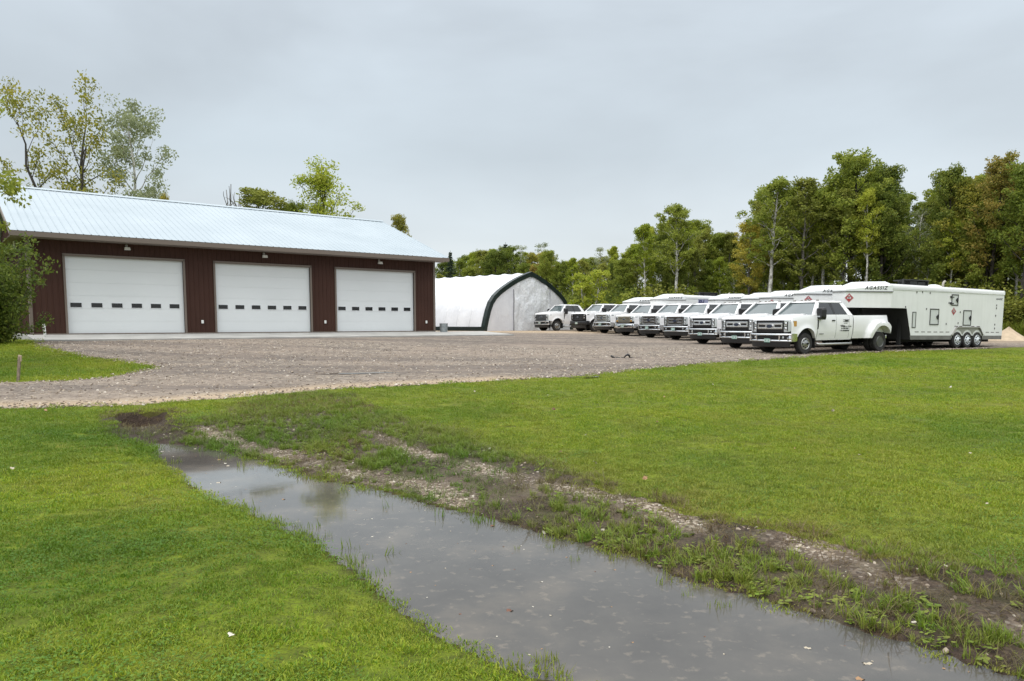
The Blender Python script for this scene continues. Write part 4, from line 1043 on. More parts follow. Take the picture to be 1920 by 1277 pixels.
# ------------------------------------------------------------------ leaf and bark materials
def leaf_mat(name, cols, trans=.42, scale=.9):
    """leaves: three colours mixed by island, by object and by a soft noise through the crown."""
    m = bpy.data.materials.new(name); m.use_nodes = True; t = m.node_tree; b = t.nodes['Principled BSDF']; out = [n for n in t.nodes if n.type == 'OUTPUT_MATERIAL'][0]
    g = N(t, 'ShaderNodeNewGeometry'); oi = N(t, 'ShaderNodeObjectInfo'); tc_ = N(t, 'ShaderNodeTexCoord')
    n_ = noise(t, tc_.outputs['Object'], scale, 3)
    f = math_(t, 'ADD', math_(t, 'MULTIPLY', g.outputs['Random Per Island'], .45), math_(t, 'MULTIPLY', n_, .75))
    f = math_(t, 'ADD', f, math_(t, 'MULTIPLY', oi.outputs['Random'], .34))
    c = ramp(t, [(.38, cols[0]), (.68, cols[1]), (1.0, cols[2])], f)
    L(t, c, b.inputs['Base Color']); b.inputs['Roughness'].default_value = .6; b.inputs['Specular IOR Level'].default_value = .25
    tr_ = N(t, 'ShaderNodeBsdfTranslucent'); L(t, c, tr_.inputs['Color']); mx_ = N(t, 'ShaderNodeMixShader'); mx_.inputs[0].default_value = trans
    L(t, b.outputs[0], mx_.inputs[1]); L(t, tr_.outputs[0], mx_.inputs[2]); L(t, mx_.outputs[0], out.inputs['Surface'])
    return m
LF = {
    'green': leaf_mat('leaf_green', ((0.096, 0.141, 0.020), (0.192, 0.243, 0.033), (0.333, 0.365, 0.058))),
    'deep': leaf_mat('leaf_deep_green', ((0.064, 0.100, 0.018), (0.134, 0.179, 0.028), (0.237, 0.262, 0.044))),
    'bright': leaf_mat('leaf_bright_green', ((0.166, 0.224, 0.023), (0.307, 0.371, 0.036), (0.461, 0.480, 0.064))),
    'olive': leaf_mat('leaf_olive', ((0.125, 0.15, 0.028), (0.225, 0.25, 0.042), (0.35, 0.355, 0.07))),
    'gold': leaf_mat('leaf_gold', ((0.147, 0.166, 0.028), (0.301, 0.294, 0.044), (0.512, 0.429, 0.070))),
    'rust': leaf_mat('leaf_rust', ((0.115, 0.135, 0.026), (0.235, 0.22, 0.042), (0.4, 0.29, 0.07))),
    'pale': leaf_mat('leaf_pale', ((0.15, 0.18, 0.085), (0.225, 0.26, 0.13), (0.34, 0.37, 0.21))),
    'spruce': leaf_mat('spruce_needles', ((0.010, 0.022, 0.013), (0.023, 0.042, 0.023), (0.042, 0.065, 0.034)), .05),
}
def bark(name, a, b_, scale=6):
    m, t, b, P = newmat(name); g = N(t, 'ShaderNodeTexCoord').outputs['Object']
    mp_ = N(t, 'ShaderNodeMapping'); mp_.inputs['Scale'].default_value = (1, 1, .45); L(t, g, mp_.inputs[0])
    L(t, ramp(t, [(.40, a), (.56, b_)], noise(t, mp_.outputs[0], scale, 5, .7)), b.inputs['Base Color']); b.inputs['Roughness'].default_value = .85
    return m
BARK = {'pale': bark('aspen_bark', (.16, .15, .13), (.66, .64, .59)), 'grey': bark('grey_bark', (.05, .045, .038), (.15, .135, .115)), 'dark': bark('dark_bark', (.018, .015, .012), (.06, .05, .04))}

# ------------------------------------------------------------------ tree meshes
def leaves_mesh(name, C, sizes, m, rg, squash=.9):
    """many leaf-sized quads at the points C."""
    n = len(C); C = np.asarray(C)
    d = rg.normal(size=(n, 3)); d[:, 2] = d[:, 2] * .7 + .25; d /= np.linalg.norm(d, axis=1)[:, None]
    a = np.cross(d, rg.normal(size=(n, 3))); a /= np.linalg.norm(a, axis=1)[:, None]; b_ = np.cross(d, a)
    s = (sizes * rg.uniform(.6, 1.25, n))[:, None] if np.ndim(sizes) else sizes * rg.uniform(.6, 1.25, (n, 1))
    V = np.stack([C - a * s, C - b_ * s * squash * .55 + d * s * .12, C + a * s, C + b_ * s * squash * .55 + d * s * .12], 1).reshape(-1, 3)
    me = bpy.data.meshes.new(name); me.vertices.add(len(V)); me.vertices.foreach_set('co', V.ravel())
    me.loops.add(4 * n); me.loops.foreach_set('vertex_index', np.arange(4 * n)); me.polygons.add(n); me.polygons.foreach_set('loop_start', np.arange(0, 4 * n, 4))
    me.update(calc_edges=True); me.materials.append(m); return me
def limb_path(p0, dirn, length, rg, n=5, up=.25, wob=.18):
    pts = [Vector(p0)]; d = Vector(dirn).normalized()
    for i in range(n):
        d = (d + Vector(rg.normal(size=3)) * wob + Vector((0, 0, up * .3))).normalized(); pts.append(pts[-1] + d * (length / n))
    return pts
def tree_mesh(name, seed, H=10., r=.16, base=.35, spread=2.2, limbs=16, clumps=5, leaves=46, size=.16, crad=.55, leaf='green', brk='grey', up=.5, shape='oval', trunks=1, lean=0., bare=0.0):
    """trunk mesh and crown mesh of one tree: tapered trunk, limbs, twigs, leaf clumps round the twig ends."""
    rg = np.random.default_rng(seed); tb = MB(); C = []
    for k in range(trunks):
        a0 = rg.uniform(0, 2 * PI); off = .0 if trunks == 1 else .25
        ld = Vector((math.cos(a0), math.sin(a0), 0)) * (lean + (.16 if trunks > 1 else .03))
        hh = H * (1 if k == 0 else rg.uniform(.7, .95)); nseg = 10; pts = []
        for i in range(nseg + 1):
            f = i / nseg; pts.append(Vector((math.cos(a0) * off, math.sin(a0) * off, -.3 if i == 0 else 0)) + Vector((rg.normal() * .09 * f * H / 10, rg.normal() * .09 * f * H / 10, f * hh)) + ld * (f ** 1.3 * hh))
        rr = r * (1 if k == 0 else .75)
        tb.tube(pts, [rr * (1.25 if i == 0 else 1) * (1 - .88 * i / nseg) + .012 for i in range(nseg + 1)], 7)
        for j in range(limbs // trunks):
            f = base + (1 - base) * ((j + rg.uniform(0, 1)) / (limbs // trunks)) ** .95; f = min(f, .985)
            i = min(int(f * nseg), nseg - 1); p0 = pts[i].lerp(pts[i + 1], f * nseg - i); u = (f - base) / (1 - base)
            prof = {'oval': math.sin(PI * (.18 + .80 * u)) ** .7, 'cone': 1.05 - .9 * u, 'vase': .55 + .55 * math.sin(PI * (.1 + .75 * u)), 'broad': math.sin(PI * (.30 + .66 * u)) ** .6}[shape]
            ln = spread * prof * rg.uniform(.65, 1.2); az = j * 2.39996 + rg.uniform(-.5, .5)
            elv = up + .5 * u + rg.uniform(-.2, .2)
            d = Vector((math.cos(az) * math.cos(elv), math.sin(az) * math.cos(elv), math.sin(elv)))
            lp_ = limb_path(p0, d, ln, rg, 5, up=.35); lr = max(.35 * rr * (1 - f) + .018, .016)
            tb.tube(lp_, [lr * (1 - .8 * q / 5) for q in range(6)], 5)
            isbare = rg.random() < bare
            for c in range(clumps):
                fr = rg.uniform(.35, 1.0) if c else 1.0; q = min(int(fr * 5), 4); p1 = lp_[q].lerp(lp_[q + 1], fr * 5 - q)
                d2 = (d + Vector(rg.normal(size=3)) * .7).normalized(); tp = limb_path(p1, d2, rg.uniform(.3, .75) * crad * 1.7, rg, 2)
                tb.tube(tp, [.013, .010, .006], 3, caps=False)
                if isbare: continue
                n = int(leaves * rg.uniform(.5, 1.3)); cc = np.array(tp[-1]); rad = crad * rg.uniform(.6, 1.15)
                v = rg.normal(size=(n, 3)); v /= np.linalg.norm(v, axis=1)[:, None]
                C.append(cc + v * (rg.random((n, 1)) ** .45) * rad * np.array([1, 1, .75]))
    C = np.concatenate(C)
    tm = tb.mesh(name + '_trunk', BARK[brk], True)
    return tm, leaves_mesh(name + '_crown', C, size, LF[leaf], rg)
def spruce_mesh(name, seed, H=9.):
    rg = np.random.default_rng(seed); tb = MB(); tb.tube([(0, 0, -.3), (0, 0, H * .5), (0, 0, H)], [.14, .08, .02], 7); C = []
    z = .08 * H
    while z < H * .99:
        f = z / H; R_ = 1.75 * (1 - f) ** .85 * H / 9 + .08; nb = int(5 + 5 * (1 - f))
        for k in range(nb):
            a = rg.uniform(0, 2 * PI); ln = R_ * rg.uniform(.7, 1.1); n = int(26 * ln + 8); q = rg.random(n)[:, None]
            tip = np.array([math.cos(a), math.sin(a), 0]); per = np.array([-math.sin(a), math.cos(a), 0])
            C.append(np.array([0, 0, z]) + tip * q * ln + per * rg.normal(size=(n, 1)) * .13 * (1.1 - q) + np.array([0, 0, 1]) * (-.32 * q * ln + .18 * ln * q ** 3 + rg.normal(size=(n, 1)) * .04))
        z += .027 * H * rg.uniform(.8, 1.2)
    return tb.mesh(name + '_trunk', BARK['dark'], True), leaves_mesh(name + '_crown', np.concatenate(C), .13, LF['spruce'], rg, .5)
def bush_mesh(name, seed, H=2.2, Wd=1.5, leaf='green', n=16, leaves=230, size=.085, crad=.5):
    rg = np.random.default_rng(seed); tb = MB(); C = []
    for k in range(n):
        a = rg.uniform(0, 2 * PI); ln = H * rg.uniform(.55, 1.1); sp = rg.uniform(.1, 1) * Wd / H
        lp_ = limb_path((math.cos(a) * .15, math.sin(a) * .15, -.1), Vector((math.cos(a) * sp, math.sin(a) * sp, 1)), ln, rg, 5, up=.2)
        tb.tube(lp_, [.028 * (1 - .8 * q / 5) for q in range(6)], 4)
        for q in range(1, 6):
            m_ = int(leaves / 5 * rg.uniform(.6, 1.3)); v = rg.normal(size=(m_, 3)); v /= np.linalg.norm(v, axis=1)[:, None]
            C.append(np.array(lp_[q]) + v * rg.random((m_, 1)) ** .45 * crad * rg.uniform(.6, 1.1))
    return tb.mesh(name + '_stems', BARK['dark'], True), leaves_mesh(name + '_crown', np.concatenate(C), size, LF[leaf], rg)

PROTO = {
    'aspen': tree_mesh('aspen', 1, H=12, r=.17, base=.42, spread=2.3, limbs=28, clumps=9, leaves=44, leaf='green', size=.10, brk='pale', crad=.44),
    'aspen_b': tree_mesh('aspen_b', 2, H=12, r=.15, base=.50, spread=1.9, limbs=24, clumps=9, leaves=42, leaf='bright', size=.10, brk='pale', crad=.42),
    'aspen_c': tree_mesh('aspen_c', 3, H=12, r=.14, base=.34, spread=2.1, limbs=28, clumps=8, leaves=42, leaf='olive', size=.10, brk='grey', crad=.42, bare=.1),
    'oak': tree_mesh('oak', 4, H=12, r=.2, base=.25, spread=3.0, limbs=34, clumps=10, leaves=56, leaf='deep', brk='dark', shape='broad', crad=.56, size=.105),
    'oak_b': tree_mesh('oak_b', 5, H=12, r=.2, base=.28, spread=2.8, limbs=34, clumps=10, leaves=54, leaf='green', brk='dark', shape='broad', crad=.54, size=.105),
    'gold': tree_mesh('gold', 6, H=12, r=.17, base=.30, spread=2.5, limbs=30, clumps=9, leaves=46, leaf='gold', brk='grey', size=.10, shape='broad', crad=.48),
    'rust': tree_mesh('rust', 7, H=12, r=.17, base=.30, spread=2.6, limbs=30, clumps=9, leaves=46, leaf='rust', size=.10, brk='dark', shape='broad', crad=.48),
    'thin': tree_mesh('thin', 8, H=12, r=.11, base=.48, spread=1.4, limbs=16, clumps=4, leaves=36, leaf='pale', size=.10, brk='pale', crad=.5, bare=.35),
    'spruce': spruce_mesh('spruce', 9),
    'young': tree_mesh('young', 10, H=6, r=.08, base=.22, spread=1.5, limbs=20, clumps=5, leaves=40, leaf='bright', brk='pale', crad=.45, size=.13, trunks=2),
    'bush': bush_mesh('bush', 11, leaf='green'),
    'bush_b': bush_mesh('bush_b', 12, H=2.6, leaf='olive'),
    'bush_c': bush_mesh('bush_c', 13, H=2.4, leaf='deep', Wd=1.8),
}
PH = {}
def crown_stats(k):
    if k not in PH:
        me = PROTO[k][1]; v = np.empty(len(me.vertices) * 3); me.vertices.foreach_get('co', v); v = v.reshape(-1, 3); PH[k] = (v[:, 2].max() * .99, (np.percentile(v[:, 0], 2) + np.percentile(v[:, 0], 98)) / 2, (np.percentile(v[:, 1], 2) + np.percentile(v[:, 1], 98)) / 2, np.percentile(v[:, 0], 98) - np.percentile(v[:, 0], 2))
    return PH[k]
def plant(kind, x, y, h, label, group=None, wide=1.0, rot=None, name=None, cat=None, z=None):
    tm, cm = PROTO[kind]; isb = kind.startswith('bush')
    o = empty(name or {'spruce': 'spruce_tree', 'thin': 'bare_aspen_tree', 'young': 'young_tree'}.get(kind, 'shrub' if isb else 'aspen_tree' if kind.startswith('aspen') else 'leafy_tree'), (x, y, tz(x, y) if z is None else z), rng.uniform(0, 2 * PI) if rot is None else rot, label=label, cat=cat or ('shrub' if isb else 'tree'), group=group)
    s = h / crown_stats(kind)[0]; o.scale = (s * wide, s * wide, s)
    obj('stems' if isb else 'trunk', tm, o); obj('crown', cm, o); return o
def plant_px(kind, px, top, Y, label, centre=False, **kw):
    x = xpix(px, 560, Y)
    if centre:                                            # stand the trunk so that the crown, not the trunk, is over the spot
        st_ = crown_stats(kind); r_ = kw.get('rot', 0); s_ = (zpix(top, Y) - tz(x, Y)) / st_[0] * kw.get('wide', 1.0); x -= s_ * (math.cos(r_) * st_[1] - math.sin(r_) * st_[2])
    return plant(kind, x, Y, zpix(top, Y) - tz(x, Y), label, **kw)

SIL = [(820, 480), (845, 474), (870, 470), (895, 454), (925, 456), (945, 452), (975, 456), (1000, 458), (1030, 463), (1060, 466), (1100, 466), (1130, 456), (1165, 452), (1190, 440), (1222, 418), (1268, 392), (1300, 402), (1325, 412), (1350, 412), (1388, 432), (1412, 420), (1436, 345), (1470, 345), (1512, 350), (1545, 330), (1600, 300), (1650, 320), (1682, 345), (1700, 395), (1730, 385), (1760, 340), (1795, 325), (1850, 305), (1900, 305), (1940, 300), (2100, 300)]
sil = lambda px: float(np.interp(px, [a for a, _ in SIL], [b_ for _, b_ in SIL]))
YF = lambda px: float(np.interp(px, [820, 1060, 1200, 1400, 1600, 1900, 2100], [92, 78, 72, 66, 60, 54, 50]))
# signature trees
plant_px('aspen', 1268, 383, 69, 'tall aspen with a bright white trunk rising behind the blue-signed trailer', wide=1.25, rot=1.0)
plant_px('aspen_b', 1211, 420, 71, 'slimmer aspen with a pale trunk, left neighbour of the white-trunked aspen', wide=1.1)
plant_px('oak_b', 1592, 279, 62, 'tallest bushy green tree above the nose of the nearest trailer', wide=1.15, rot=2.2)
plant_px('oak', 1652, 305, 63, 'dark green tree leaning against the right side of the tallest tree', wide=.95, rot=4.0)
plant_px('aspen', 1442, 332, 64, 'green tree at the left shoulder of the tallest stand of trees', wide=1.2)
plant_px('aspen_c', 1503, 333, 63, 'olive green tree with a rusty top, between the left shoulder tree and the tallest one', wide=1.35)
plant_px('gold', 1405, 415, 66, 'yellow-brown tree standing in front of the green wood', wide=1.2)
plant_px('oak', 1768, 308, 58, 'green tree left of the two rusty crowns at the right', wide=.95)
plant_px('rust', 1856, 288, 55, 'tall tree with a rust-orange crown, above the rear end of the nearest trailer', wide=1.1, rot=.6)
plant_px('gold', 1812, 335, 57, 'golden-green tree at the right, left of the rust-crowned one', wide=1.1)
plant_px('oak_b', 1915, 292, 52, 'green and orange tree at the right edge of the wood', wide=1.0)
plant_px('spruce', 845, 474, 88, 'dark pointed spruce just right of the garage roof end', wide=1.1)
plant_px('spruce', 948, 459, 96, 'dark spruce tip showing above the hoop shelter', wide=1.0)
plant_px('thin', 972, 460, 90, 'thin nearly bare aspen behind the ridge of the hoop shelter', wide=1.3)
plant_px('thin', 1016, 456, 100, 'sparse pale aspen poking above the red-brown wood right of the shelter', wide=1.2)
plant_px('thin', 1122, 464, 84, 'sparse aspen top above the low wood left of the slim aspens', wide=1.2)
plant_px('young', 1103, 505, 62, 'young bright green tree with a pale forked trunk right of the shelter', wide=1.3, rot=.4)
plant_px('aspen_c', 905, 468, 92, 'round olive tree behind the hoop shelter, between the two spruces', wide=1.5)
plant_px('thin', 1722, 392, 60, 'half bare tree in the gap left of the golden trees', wide=1.1)
# the wood: three rows of ordinary trees, each its own object
kinds = {'g': ['aspen', 'aspen_b', 'oak_b', 'oak', 'aspen_c'], 'r': ['rust', 'aspen_c', 'gold', 'oak_b']}
LAB = {'aspen': 'ordinary green aspen with a pale trunk, one of many in the mixed wood', 'aspen_b': 'ordinary bright green aspen with a pale trunk, one of many in the wood', 'aspen_c': 'ordinary olive green aspen, one of many in the mixed wood', 'oak': 'ordinary dark green broad tree, one of many in the mixed wood', 'oak_b': 'ordinary mid green broad tree, one of many in the mixed wood', 'gold': 'ordinary yellowing tree, one of many in the mixed wood', 'rust': 'ordinary rust brown tree, one of many in the mixed wood', 'bush': 'green shrub at the edge of the wood', 'bush_b': 'olive shrub at the edge of the wood', 'bush_c': 'dark green shrub at the edge of the wood'}
for row, (dy, drop, step) in enumerate(((2, 26, 26), (9, 16, 30), (17, 22, 34))):
    px = 826 + row * 9
    while px < 2080:
        k = kinds['r' if (985 < px < 1075 and rng.random() < .8) or (1790 < px and rng.random() < .22) else 'g']
        k = k[int(rng.integers(len(k)))]
        tp = sil(px) + drop * rng.uniform(.2, 1.6) + (10 if px > 1690 and px < 1740 else 0) + (rng.uniform(10, 70) if row == 0 and px > 1150 else 0)
        o = plant_px(k, px + rng.uniform(-6, 6), min(tp, 560), YF(px) + dy + rng.uniform(-1.5, 2), LAB[k], group={'aspen': 'green aspens of the wood', 'aspen_b': 'bright aspens of the wood', 'aspen_c': 'olive aspens of the wood', 'oak': 'dark broad trees of the wood', 'oak_b': 'mid green broad trees of the wood', 'gold': 'yellowing trees of the wood', 'rust': 'rust brown trees of the wood'}[k], wide=rng.uniform(.85, 1.2))
        px += step * rng.uniform(.75, 1.25)
for row in range(3):
    px = 830 + 11 * row
    while px < 2070:
        k = ('bush', 'bush_b', 'bush_c')[int(rng.integers(3))]
        Y = YF(px) + (-1.5, 5, 14)[row] + rng.uniform(-1, 1); x = xpix(px, 560, Y)
        plant(k, x, Y, rng.uniform(2.0, 4.4) + row * .9, LAB[k], group={'bush': 'green shrubs of the wood edge', 'bush_b': 'olive shrubs of the wood edge', 'bush_c': 'dark shrubs of the wood edge'}[k], wide=rng.uniform(1.0, 1.5))
        px += (21, 26, 30)[row] * rng.uniform(.7, 1.3)

# trees behind the garage
CW = {}
PROTO['cotton'] = tree_mesh('cotton', 25, H=12, r=.24, base=.32, spread=3.0, trunks=3, limbs=33, clumps=6, leaves=40, size=.10, leaf='gold', brk='dark', shape='vase', crad=.66, up=.55, bare=.06)
PROTO['willow'] = tree_mesh('willow', 22, H=12, r=.16, base=.30, spread=2.9, limbs=22, clumps=6, leaves=60, size=.095, leaf='pale', brk='pale', shape='oval', crad=.62, up=.35)
PROTO['maple'] = tree_mesh('maple', 27, H=12, r=.2, base=.40, spread=3.3, limbs=24, clumps=7, leaves=44, size=.105, leaf='bright', brk='dark', shape='broad', crad=.66, up=.75)
PROTO['snag'] = tree_mesh('snag', 24, H=12, r=.09, base=.4, spread=1.5, limbs=14, clumps=3, leaves=2, size=.05, leaf='pale', brk='grey', crad=.8, bare=1.0 - 1e-9) if False else None
plant_px('cotton', 134, 124, 57, 'tall half-yellow tree with a dark trunk behind the left part of the garage', wide=.92, rot=.3, name='leafy_tree', centre=True)
plant_px('willow', 258, 185, 60, 'pale grey-green tree behind the garage, right of the tall half-yellow one', wide=1.0, rot=2.0, name='leafy_tree', centre=True)
plant_px('maple', 615, 296, 62, 'bright yellow-green tree rising behind the middle of the garage roof', wide=1.28, rot=2.6, name='leafy_tree', centre=True)
plant_px('aspen_c', 505, 350, 60, 'dark low tree top behind the garage roof, left of the bright yellow-green tree', wide=2.0)
plant_px('gold', 752, 402, 66, 'small yellowing tree top behind the right end of the garage roof', wide=.75)
plant_px('gold', 318, 362, 66, 'tiny yellow tree tip showing over the ridge of the garage', wide=.4)
plant_px('oak_b', 545, 375, 61, 'green tree top filling the gap beside the dark low tree behind the garage', wide=.8)
def snag(px, top, Y, seed, label):
    rg = np.random.default_rng(seed); x = xpix(px, 400, Y); z0 = tz(x, Y); h = zpix(top, Y) - z0; tb = MB()
    for k in range(3):
        lp_ = limb_path((0, 0, -.2), Vector((rg.normal() * .08, rg.normal() * .08, 1)), h * rg.uniform(.8, 1), rg, 8, up=.6, wob=.07); tb.tube(lp_, [.11 * (1 - .72 * q / 8) for q in range(9)], 5)
        for j in range(16):
            q = int(rng.integers(3, 8)); d = Vector((rg.normal(), rg.normal(), 1.6)); l2 = limb_path(lp_[q], d, rg.uniform(.6, 1.9), rg, 4); tb.tube(l2, [.04, .034, .03, .024, .016], 4)
    o = empty('dead_tree', (x, Y, z0), 0, label=label, cat='tree', group='bare trees behind the garage'); tb.build('trunk', BARK['grey'], o, smooth=True); return o
snag(414, 338, 64, 1, 'bare leafless tree behind the garage roof, left of the other bare one')
snag(448, 334, 66, 2, 'bare leafless tree behind the garage roof, next to the dark low tree')
# at the left edge
PROTO['edge'] = tree_mesh('edge', 31, H=8, r=.14, base=.25, spread=2.7, limbs=22, clumps=7, leaves=60, size=.085, leaf='green', brk='dark', shape='broad', crad=.5, up=.2)
PROTO['leftbush'] = bush_mesh('leftbush', 33, H=4.5, Wd=2.5, leaf='deep', n=60, leaves=300, size=.085, crad=.48)
plant('edge', -16.1, 21.2, 8.4, 'tree at the left edge whose leafy branch hangs over the corner of the garage roof', rot=1.2, name='leafy_tree')
plant('leftbush', -19.5, 28.0, 4.2, 'leafy green bush growing in front of the left corner of the garage', rot=.5, name='bush', cat='bush')

# ------------------------------------------------------------------ scattered ground cover (stuff, instanced)
def tuft(name, seed, n, rad, h, wd, m, lean=.5, leafy=False):
    rg = np.random.default_rng(seed); V = []; Fc = []
    for i in range(n):
        a = rg.uniform(0, 2 * PI); rr = rad * rg.random() ** .5; p = np.array([rr * math.cos(a), rr * math.sin(a), -.01])
        az = rg.uniform(0, 2 * PI); hh = h * rg.uniform(.45, 1.2); ln = lean * rg.uniform(.2, 1.4); d = np.array([math.cos(az), math.sin(az), 0]); s = np.array([-math.sin(az), math.cos(az), 0]) * wd * rg.uniform(.7, 1.2) * .5
        o = len(V)
        if leafy:      # round leaf on a short stalk
            c = p + d * hh * ln * .5 + np.array([0, 0, hh]); u = (d + np.array([0, 0, rg.uniform(-.2, .5)])); u /= np.linalg.norm(u); w_ = wd * rg.uniform(.7, 1.2)
            V += [c - u * w_ * .5, c - u * w_ * .1 + s * 1.1, c + u * w_ * .35 + s * .8, c + u * w_ * .6, c + u * w_ * .35 - s * .8, c - u * w_ * .1 - s * 1.1]; Fc.append(tuple(range(o, o + 6)))
        else:
            m1 = p + d * hh * ln * .35 + np.array([0, 0, hh * .6]); t1 = p + d * hh * ln + np.array([0, 0, hh])
            V += [p - s, p + s, m1 + s * .8, m1 - s * .8, t1]; Fc += [(o, o + 1, o + 2, o + 3), (o + 3, o + 2, o + 4)]
    me = bpy.data.meshes.new(name); me.from_pydata([tuple(v) for v in V], [], Fc); me.materials.append(m); return me
def blade_mat(name, cols, dry=(.26, .22, .06), soft=.9):
    m = bpy.data.materials.new(name); m.use_nodes = True; t = m.node_tree; b = t.nodes['Principled BSDF']; out = [n for n in t.nodes if n.type == 'OUTPUT_MATERIAL'][0]
    g = N(t, 'ShaderNodeNewGeometry'); n1 = noise(t, g.outputs['Position'], .35, 5); n4 = noise(t, g.outputs['Position'], 1.3, 5)
    f = math_(t, 'ADD', math_(t, 'MULTIPLY', n1, .7), math_(t, 'MULTIPLY', g.outputs['Random Per Island'], .40))
    c = ramp(t, [(.36, cols[0]), (.52, cols[1]), (.72, cols[2])], f)
    c = mixc(t, math_(t, 'MULTIPLY', ramp(t, [(.45, (0, 0, 0)), (.7, (1, 1, 1))], n4), .35), c, dry)
    c = mixc(t, attr(t, 'tint', 'INSTANCER'), c, dry)
    c = mixc(t, attr(t, 'deep', 'INSTANCER'), c, (.075, .165, .012))
    L(t, c, b.inputs['Base Color']); b.inputs['Roughness'].default_value = .55; b.inputs['Specular IOR Level'].default_value = .3
    tr_ = N(t, 'ShaderNodeBsdfTranslucent'); L(t, c, tr_.inputs['Color']); mx_ = N(t, 'ShaderNodeMixShader'); mx_.inputs[0].default_value = .35
    L(t, b.outputs[0], mx_.inputs[1]); L(t, tr_.outputs[0], mx_.inputs[2]); L(t, mx_.outputs[0], out.inputs['Surface']); return m
M_blade = blade_mat('grass_blade', ((.105, .215, .010), (.235, .345, .015), (.335, .375, .03)))
M_weed = blade_mat('weed_blade', ((.10, .18, .014), (.17, .265, .018), (.25, .29, .04)))
M_clov = blade_mat('clover_leaf', ((.075, .165, .014), (.11, .215, .018), (.16, .255, .028)), (.18, .25, .04))
M_dry = blade_mat('dry_stem', ((.10, .065, .035), (.16, .11, .055), (.22, .17, .09)), (.12, .07, .04))
M_stone = mat('pale_stone', (.50, .45, .385), .8)
def stone_mat():
    m, t, b, P = newmat('loose_stone'); oi = N(t, 'ShaderNodeObjectInfo')
    L(t, ramp(t, [(0, (.10, .075, .055)), (.4, (.25, .195, .145)), (.8, (.40, .335, .26)), (1, (.58, .53, .46))], oi.outputs['Random']), b.inputs['Base Color']); b.inputs['Roughness'].default_value = .8; return m
M_ls = stone_mat()
def stone_mesh(name, seed):
    bm = bmesh.new(); bmesh.ops.create_icosphere(bm, subdivisions=2, radius=1); rg = np.random.default_rng(seed)
    ax = rg.uniform(.6, 1.2, 3); ax[2] *= .6
    for v in bm.verts:
        d = v.co.normalized(); k = 1 + .25 * math.sin(d.x * 3 + seed) * math.cos(d.y * 2.7 + seed * 2) + rg.normal() * .06; v.co = Vector((d.x * ax[0], d.y * ax[1], d.z * ax[2])) * k
    me = bpy.data.meshes.new(name); bm.to_mesh(me); bm.free(); me.materials.append(M_ls); return me
def scatter(name, pts, scale, sources, tint=None, tilt=.15, label=None, cat=None):
    n = len(pts); pts = np.asarray(pts)
    me = bpy.data.meshes.new(name); me.vertices.add(n); me.vertices.foreach_set('co', pts.ravel())
    rot = np.stack([rng.normal(0, tilt, n), rng.normal(0, tilt, n), rng.uniform(0, 2 * PI, n)], -1)
    for k, ty, v in (('rot', 'FLOAT_VECTOR', rot), ('scl', 'FLOAT', np.asarray(scale)), ('idx', 'INT', rng.integers(0, len(sources), n)), ('tint', 'FLOAT', np.zeros(n) if tint is None else tint), ('deep', 'FLOAT', np.clip(1.0 * (fnoise(pts[:, 0] + 3, pts[:, 1], 2.6, 4) + .06) * 2.2, 0, .75) * np.where(pts[:, 0] < 0, 1, .45))):
        a = me.attributes.new(k, ty, 'POINT'); a.data.foreach_set('vector' if ty == 'FLOAT_VECTOR' else 'value', np.ascontiguousarray(v).ravel())
    me.update(); o = bpy.data.objects.new(name, me); COL.objects.link(o)
    c = bpy.data.collections.new(name + '_sources')
    for k, sm_ in enumerate(sources): c.objects.link(bpy.data.objects.new('%s_source_%02d' % (name, k), sm_))
    g = bpy.data.node_groups.new(name, 'GeometryNodeTree'); g.interface.new_socket('Geometry', in_out='INPUT', socket_type='NodeSocketGeometry'); g.interface.new_socket('Geometry', in_out='OUTPUT', socket_type='NodeSocketGeometry')
    gi, go_, ip, ci, er = (g.nodes.new(x) for x in ('NodeGroupInput', 'NodeGroupOutput', 'GeometryNodeInstanceOnPoints', 'GeometryNodeCollectionInfo', 'FunctionNodeEulerToRotation'))
    ci.inputs['Collection'].default_value = c; ci.inputs['Separate Children'].default_value = True; ci.inputs['Reset Children'].default_value = True
    def na(nm, ty):
        q = g.nodes.new('GeometryNodeInputNamedAttribute'); q.data_type = ty; q.inputs['Name'].default_value = nm; return q.outputs['Attribute']
    ip.inputs['Pick Instance'].default_value = True
    g.links.new(gi.outputs[0], ip.inputs['Points']); g.links.new(ci.outputs[0], ip.inputs['Instance']); g.links.new(na('idx', 'INT'), ip.inputs['Instance Index'])
    g.links.new(na('rot', 'FLOAT_VECTOR'), er.inputs[0]); g.links.new(er.outputs[0], ip.inputs['Rotation']); g.links.new(na('scl', 'FLOAT'), ip.inputs['Scale'])
    g.links.new(ip.outputs[0], go_.inputs[0]); mo = o.modifiers.new('scatter', 'NODES'); mo.node_group = g
    o['kind'] = 'stuff'
    if label: o['label'] = label; o['category'] = cat
    return o
def pick(n, x0, x1, y0, y1):
    x = rng.uniform(x0, x1, n); y = rng.uniform(y0, y1, n); k = np.abs(x) < .76 * y + 2.0; return x[k], y[k]
GRASS = [tuft('grass_tuft_%d' % k, 40 + k, 120, .16, .024, .0075, M_blade, 1.0) for k in range(5)]
def lawn_mask(x, y):
    d_ = sdf(x, y, DIRT) + .28 * fnoise(x, y, .9, 3) + .22 * fnoise(x, y, .25, 2)
    g_ = sdf(x, y, GRAV) + .55 * (.55 * fnoise(x, y, 1.3, 4) + .5 * fnoise(x, y, .3, 2)); wt = sdf(x, y, WPOLY)
    hole = dist_line(x, y, CHAN) / .50 + .5 * fnoise(x, y, .3, 2)
    return d_, g_, wt, hole
pts, sc_, ti = [], [], []
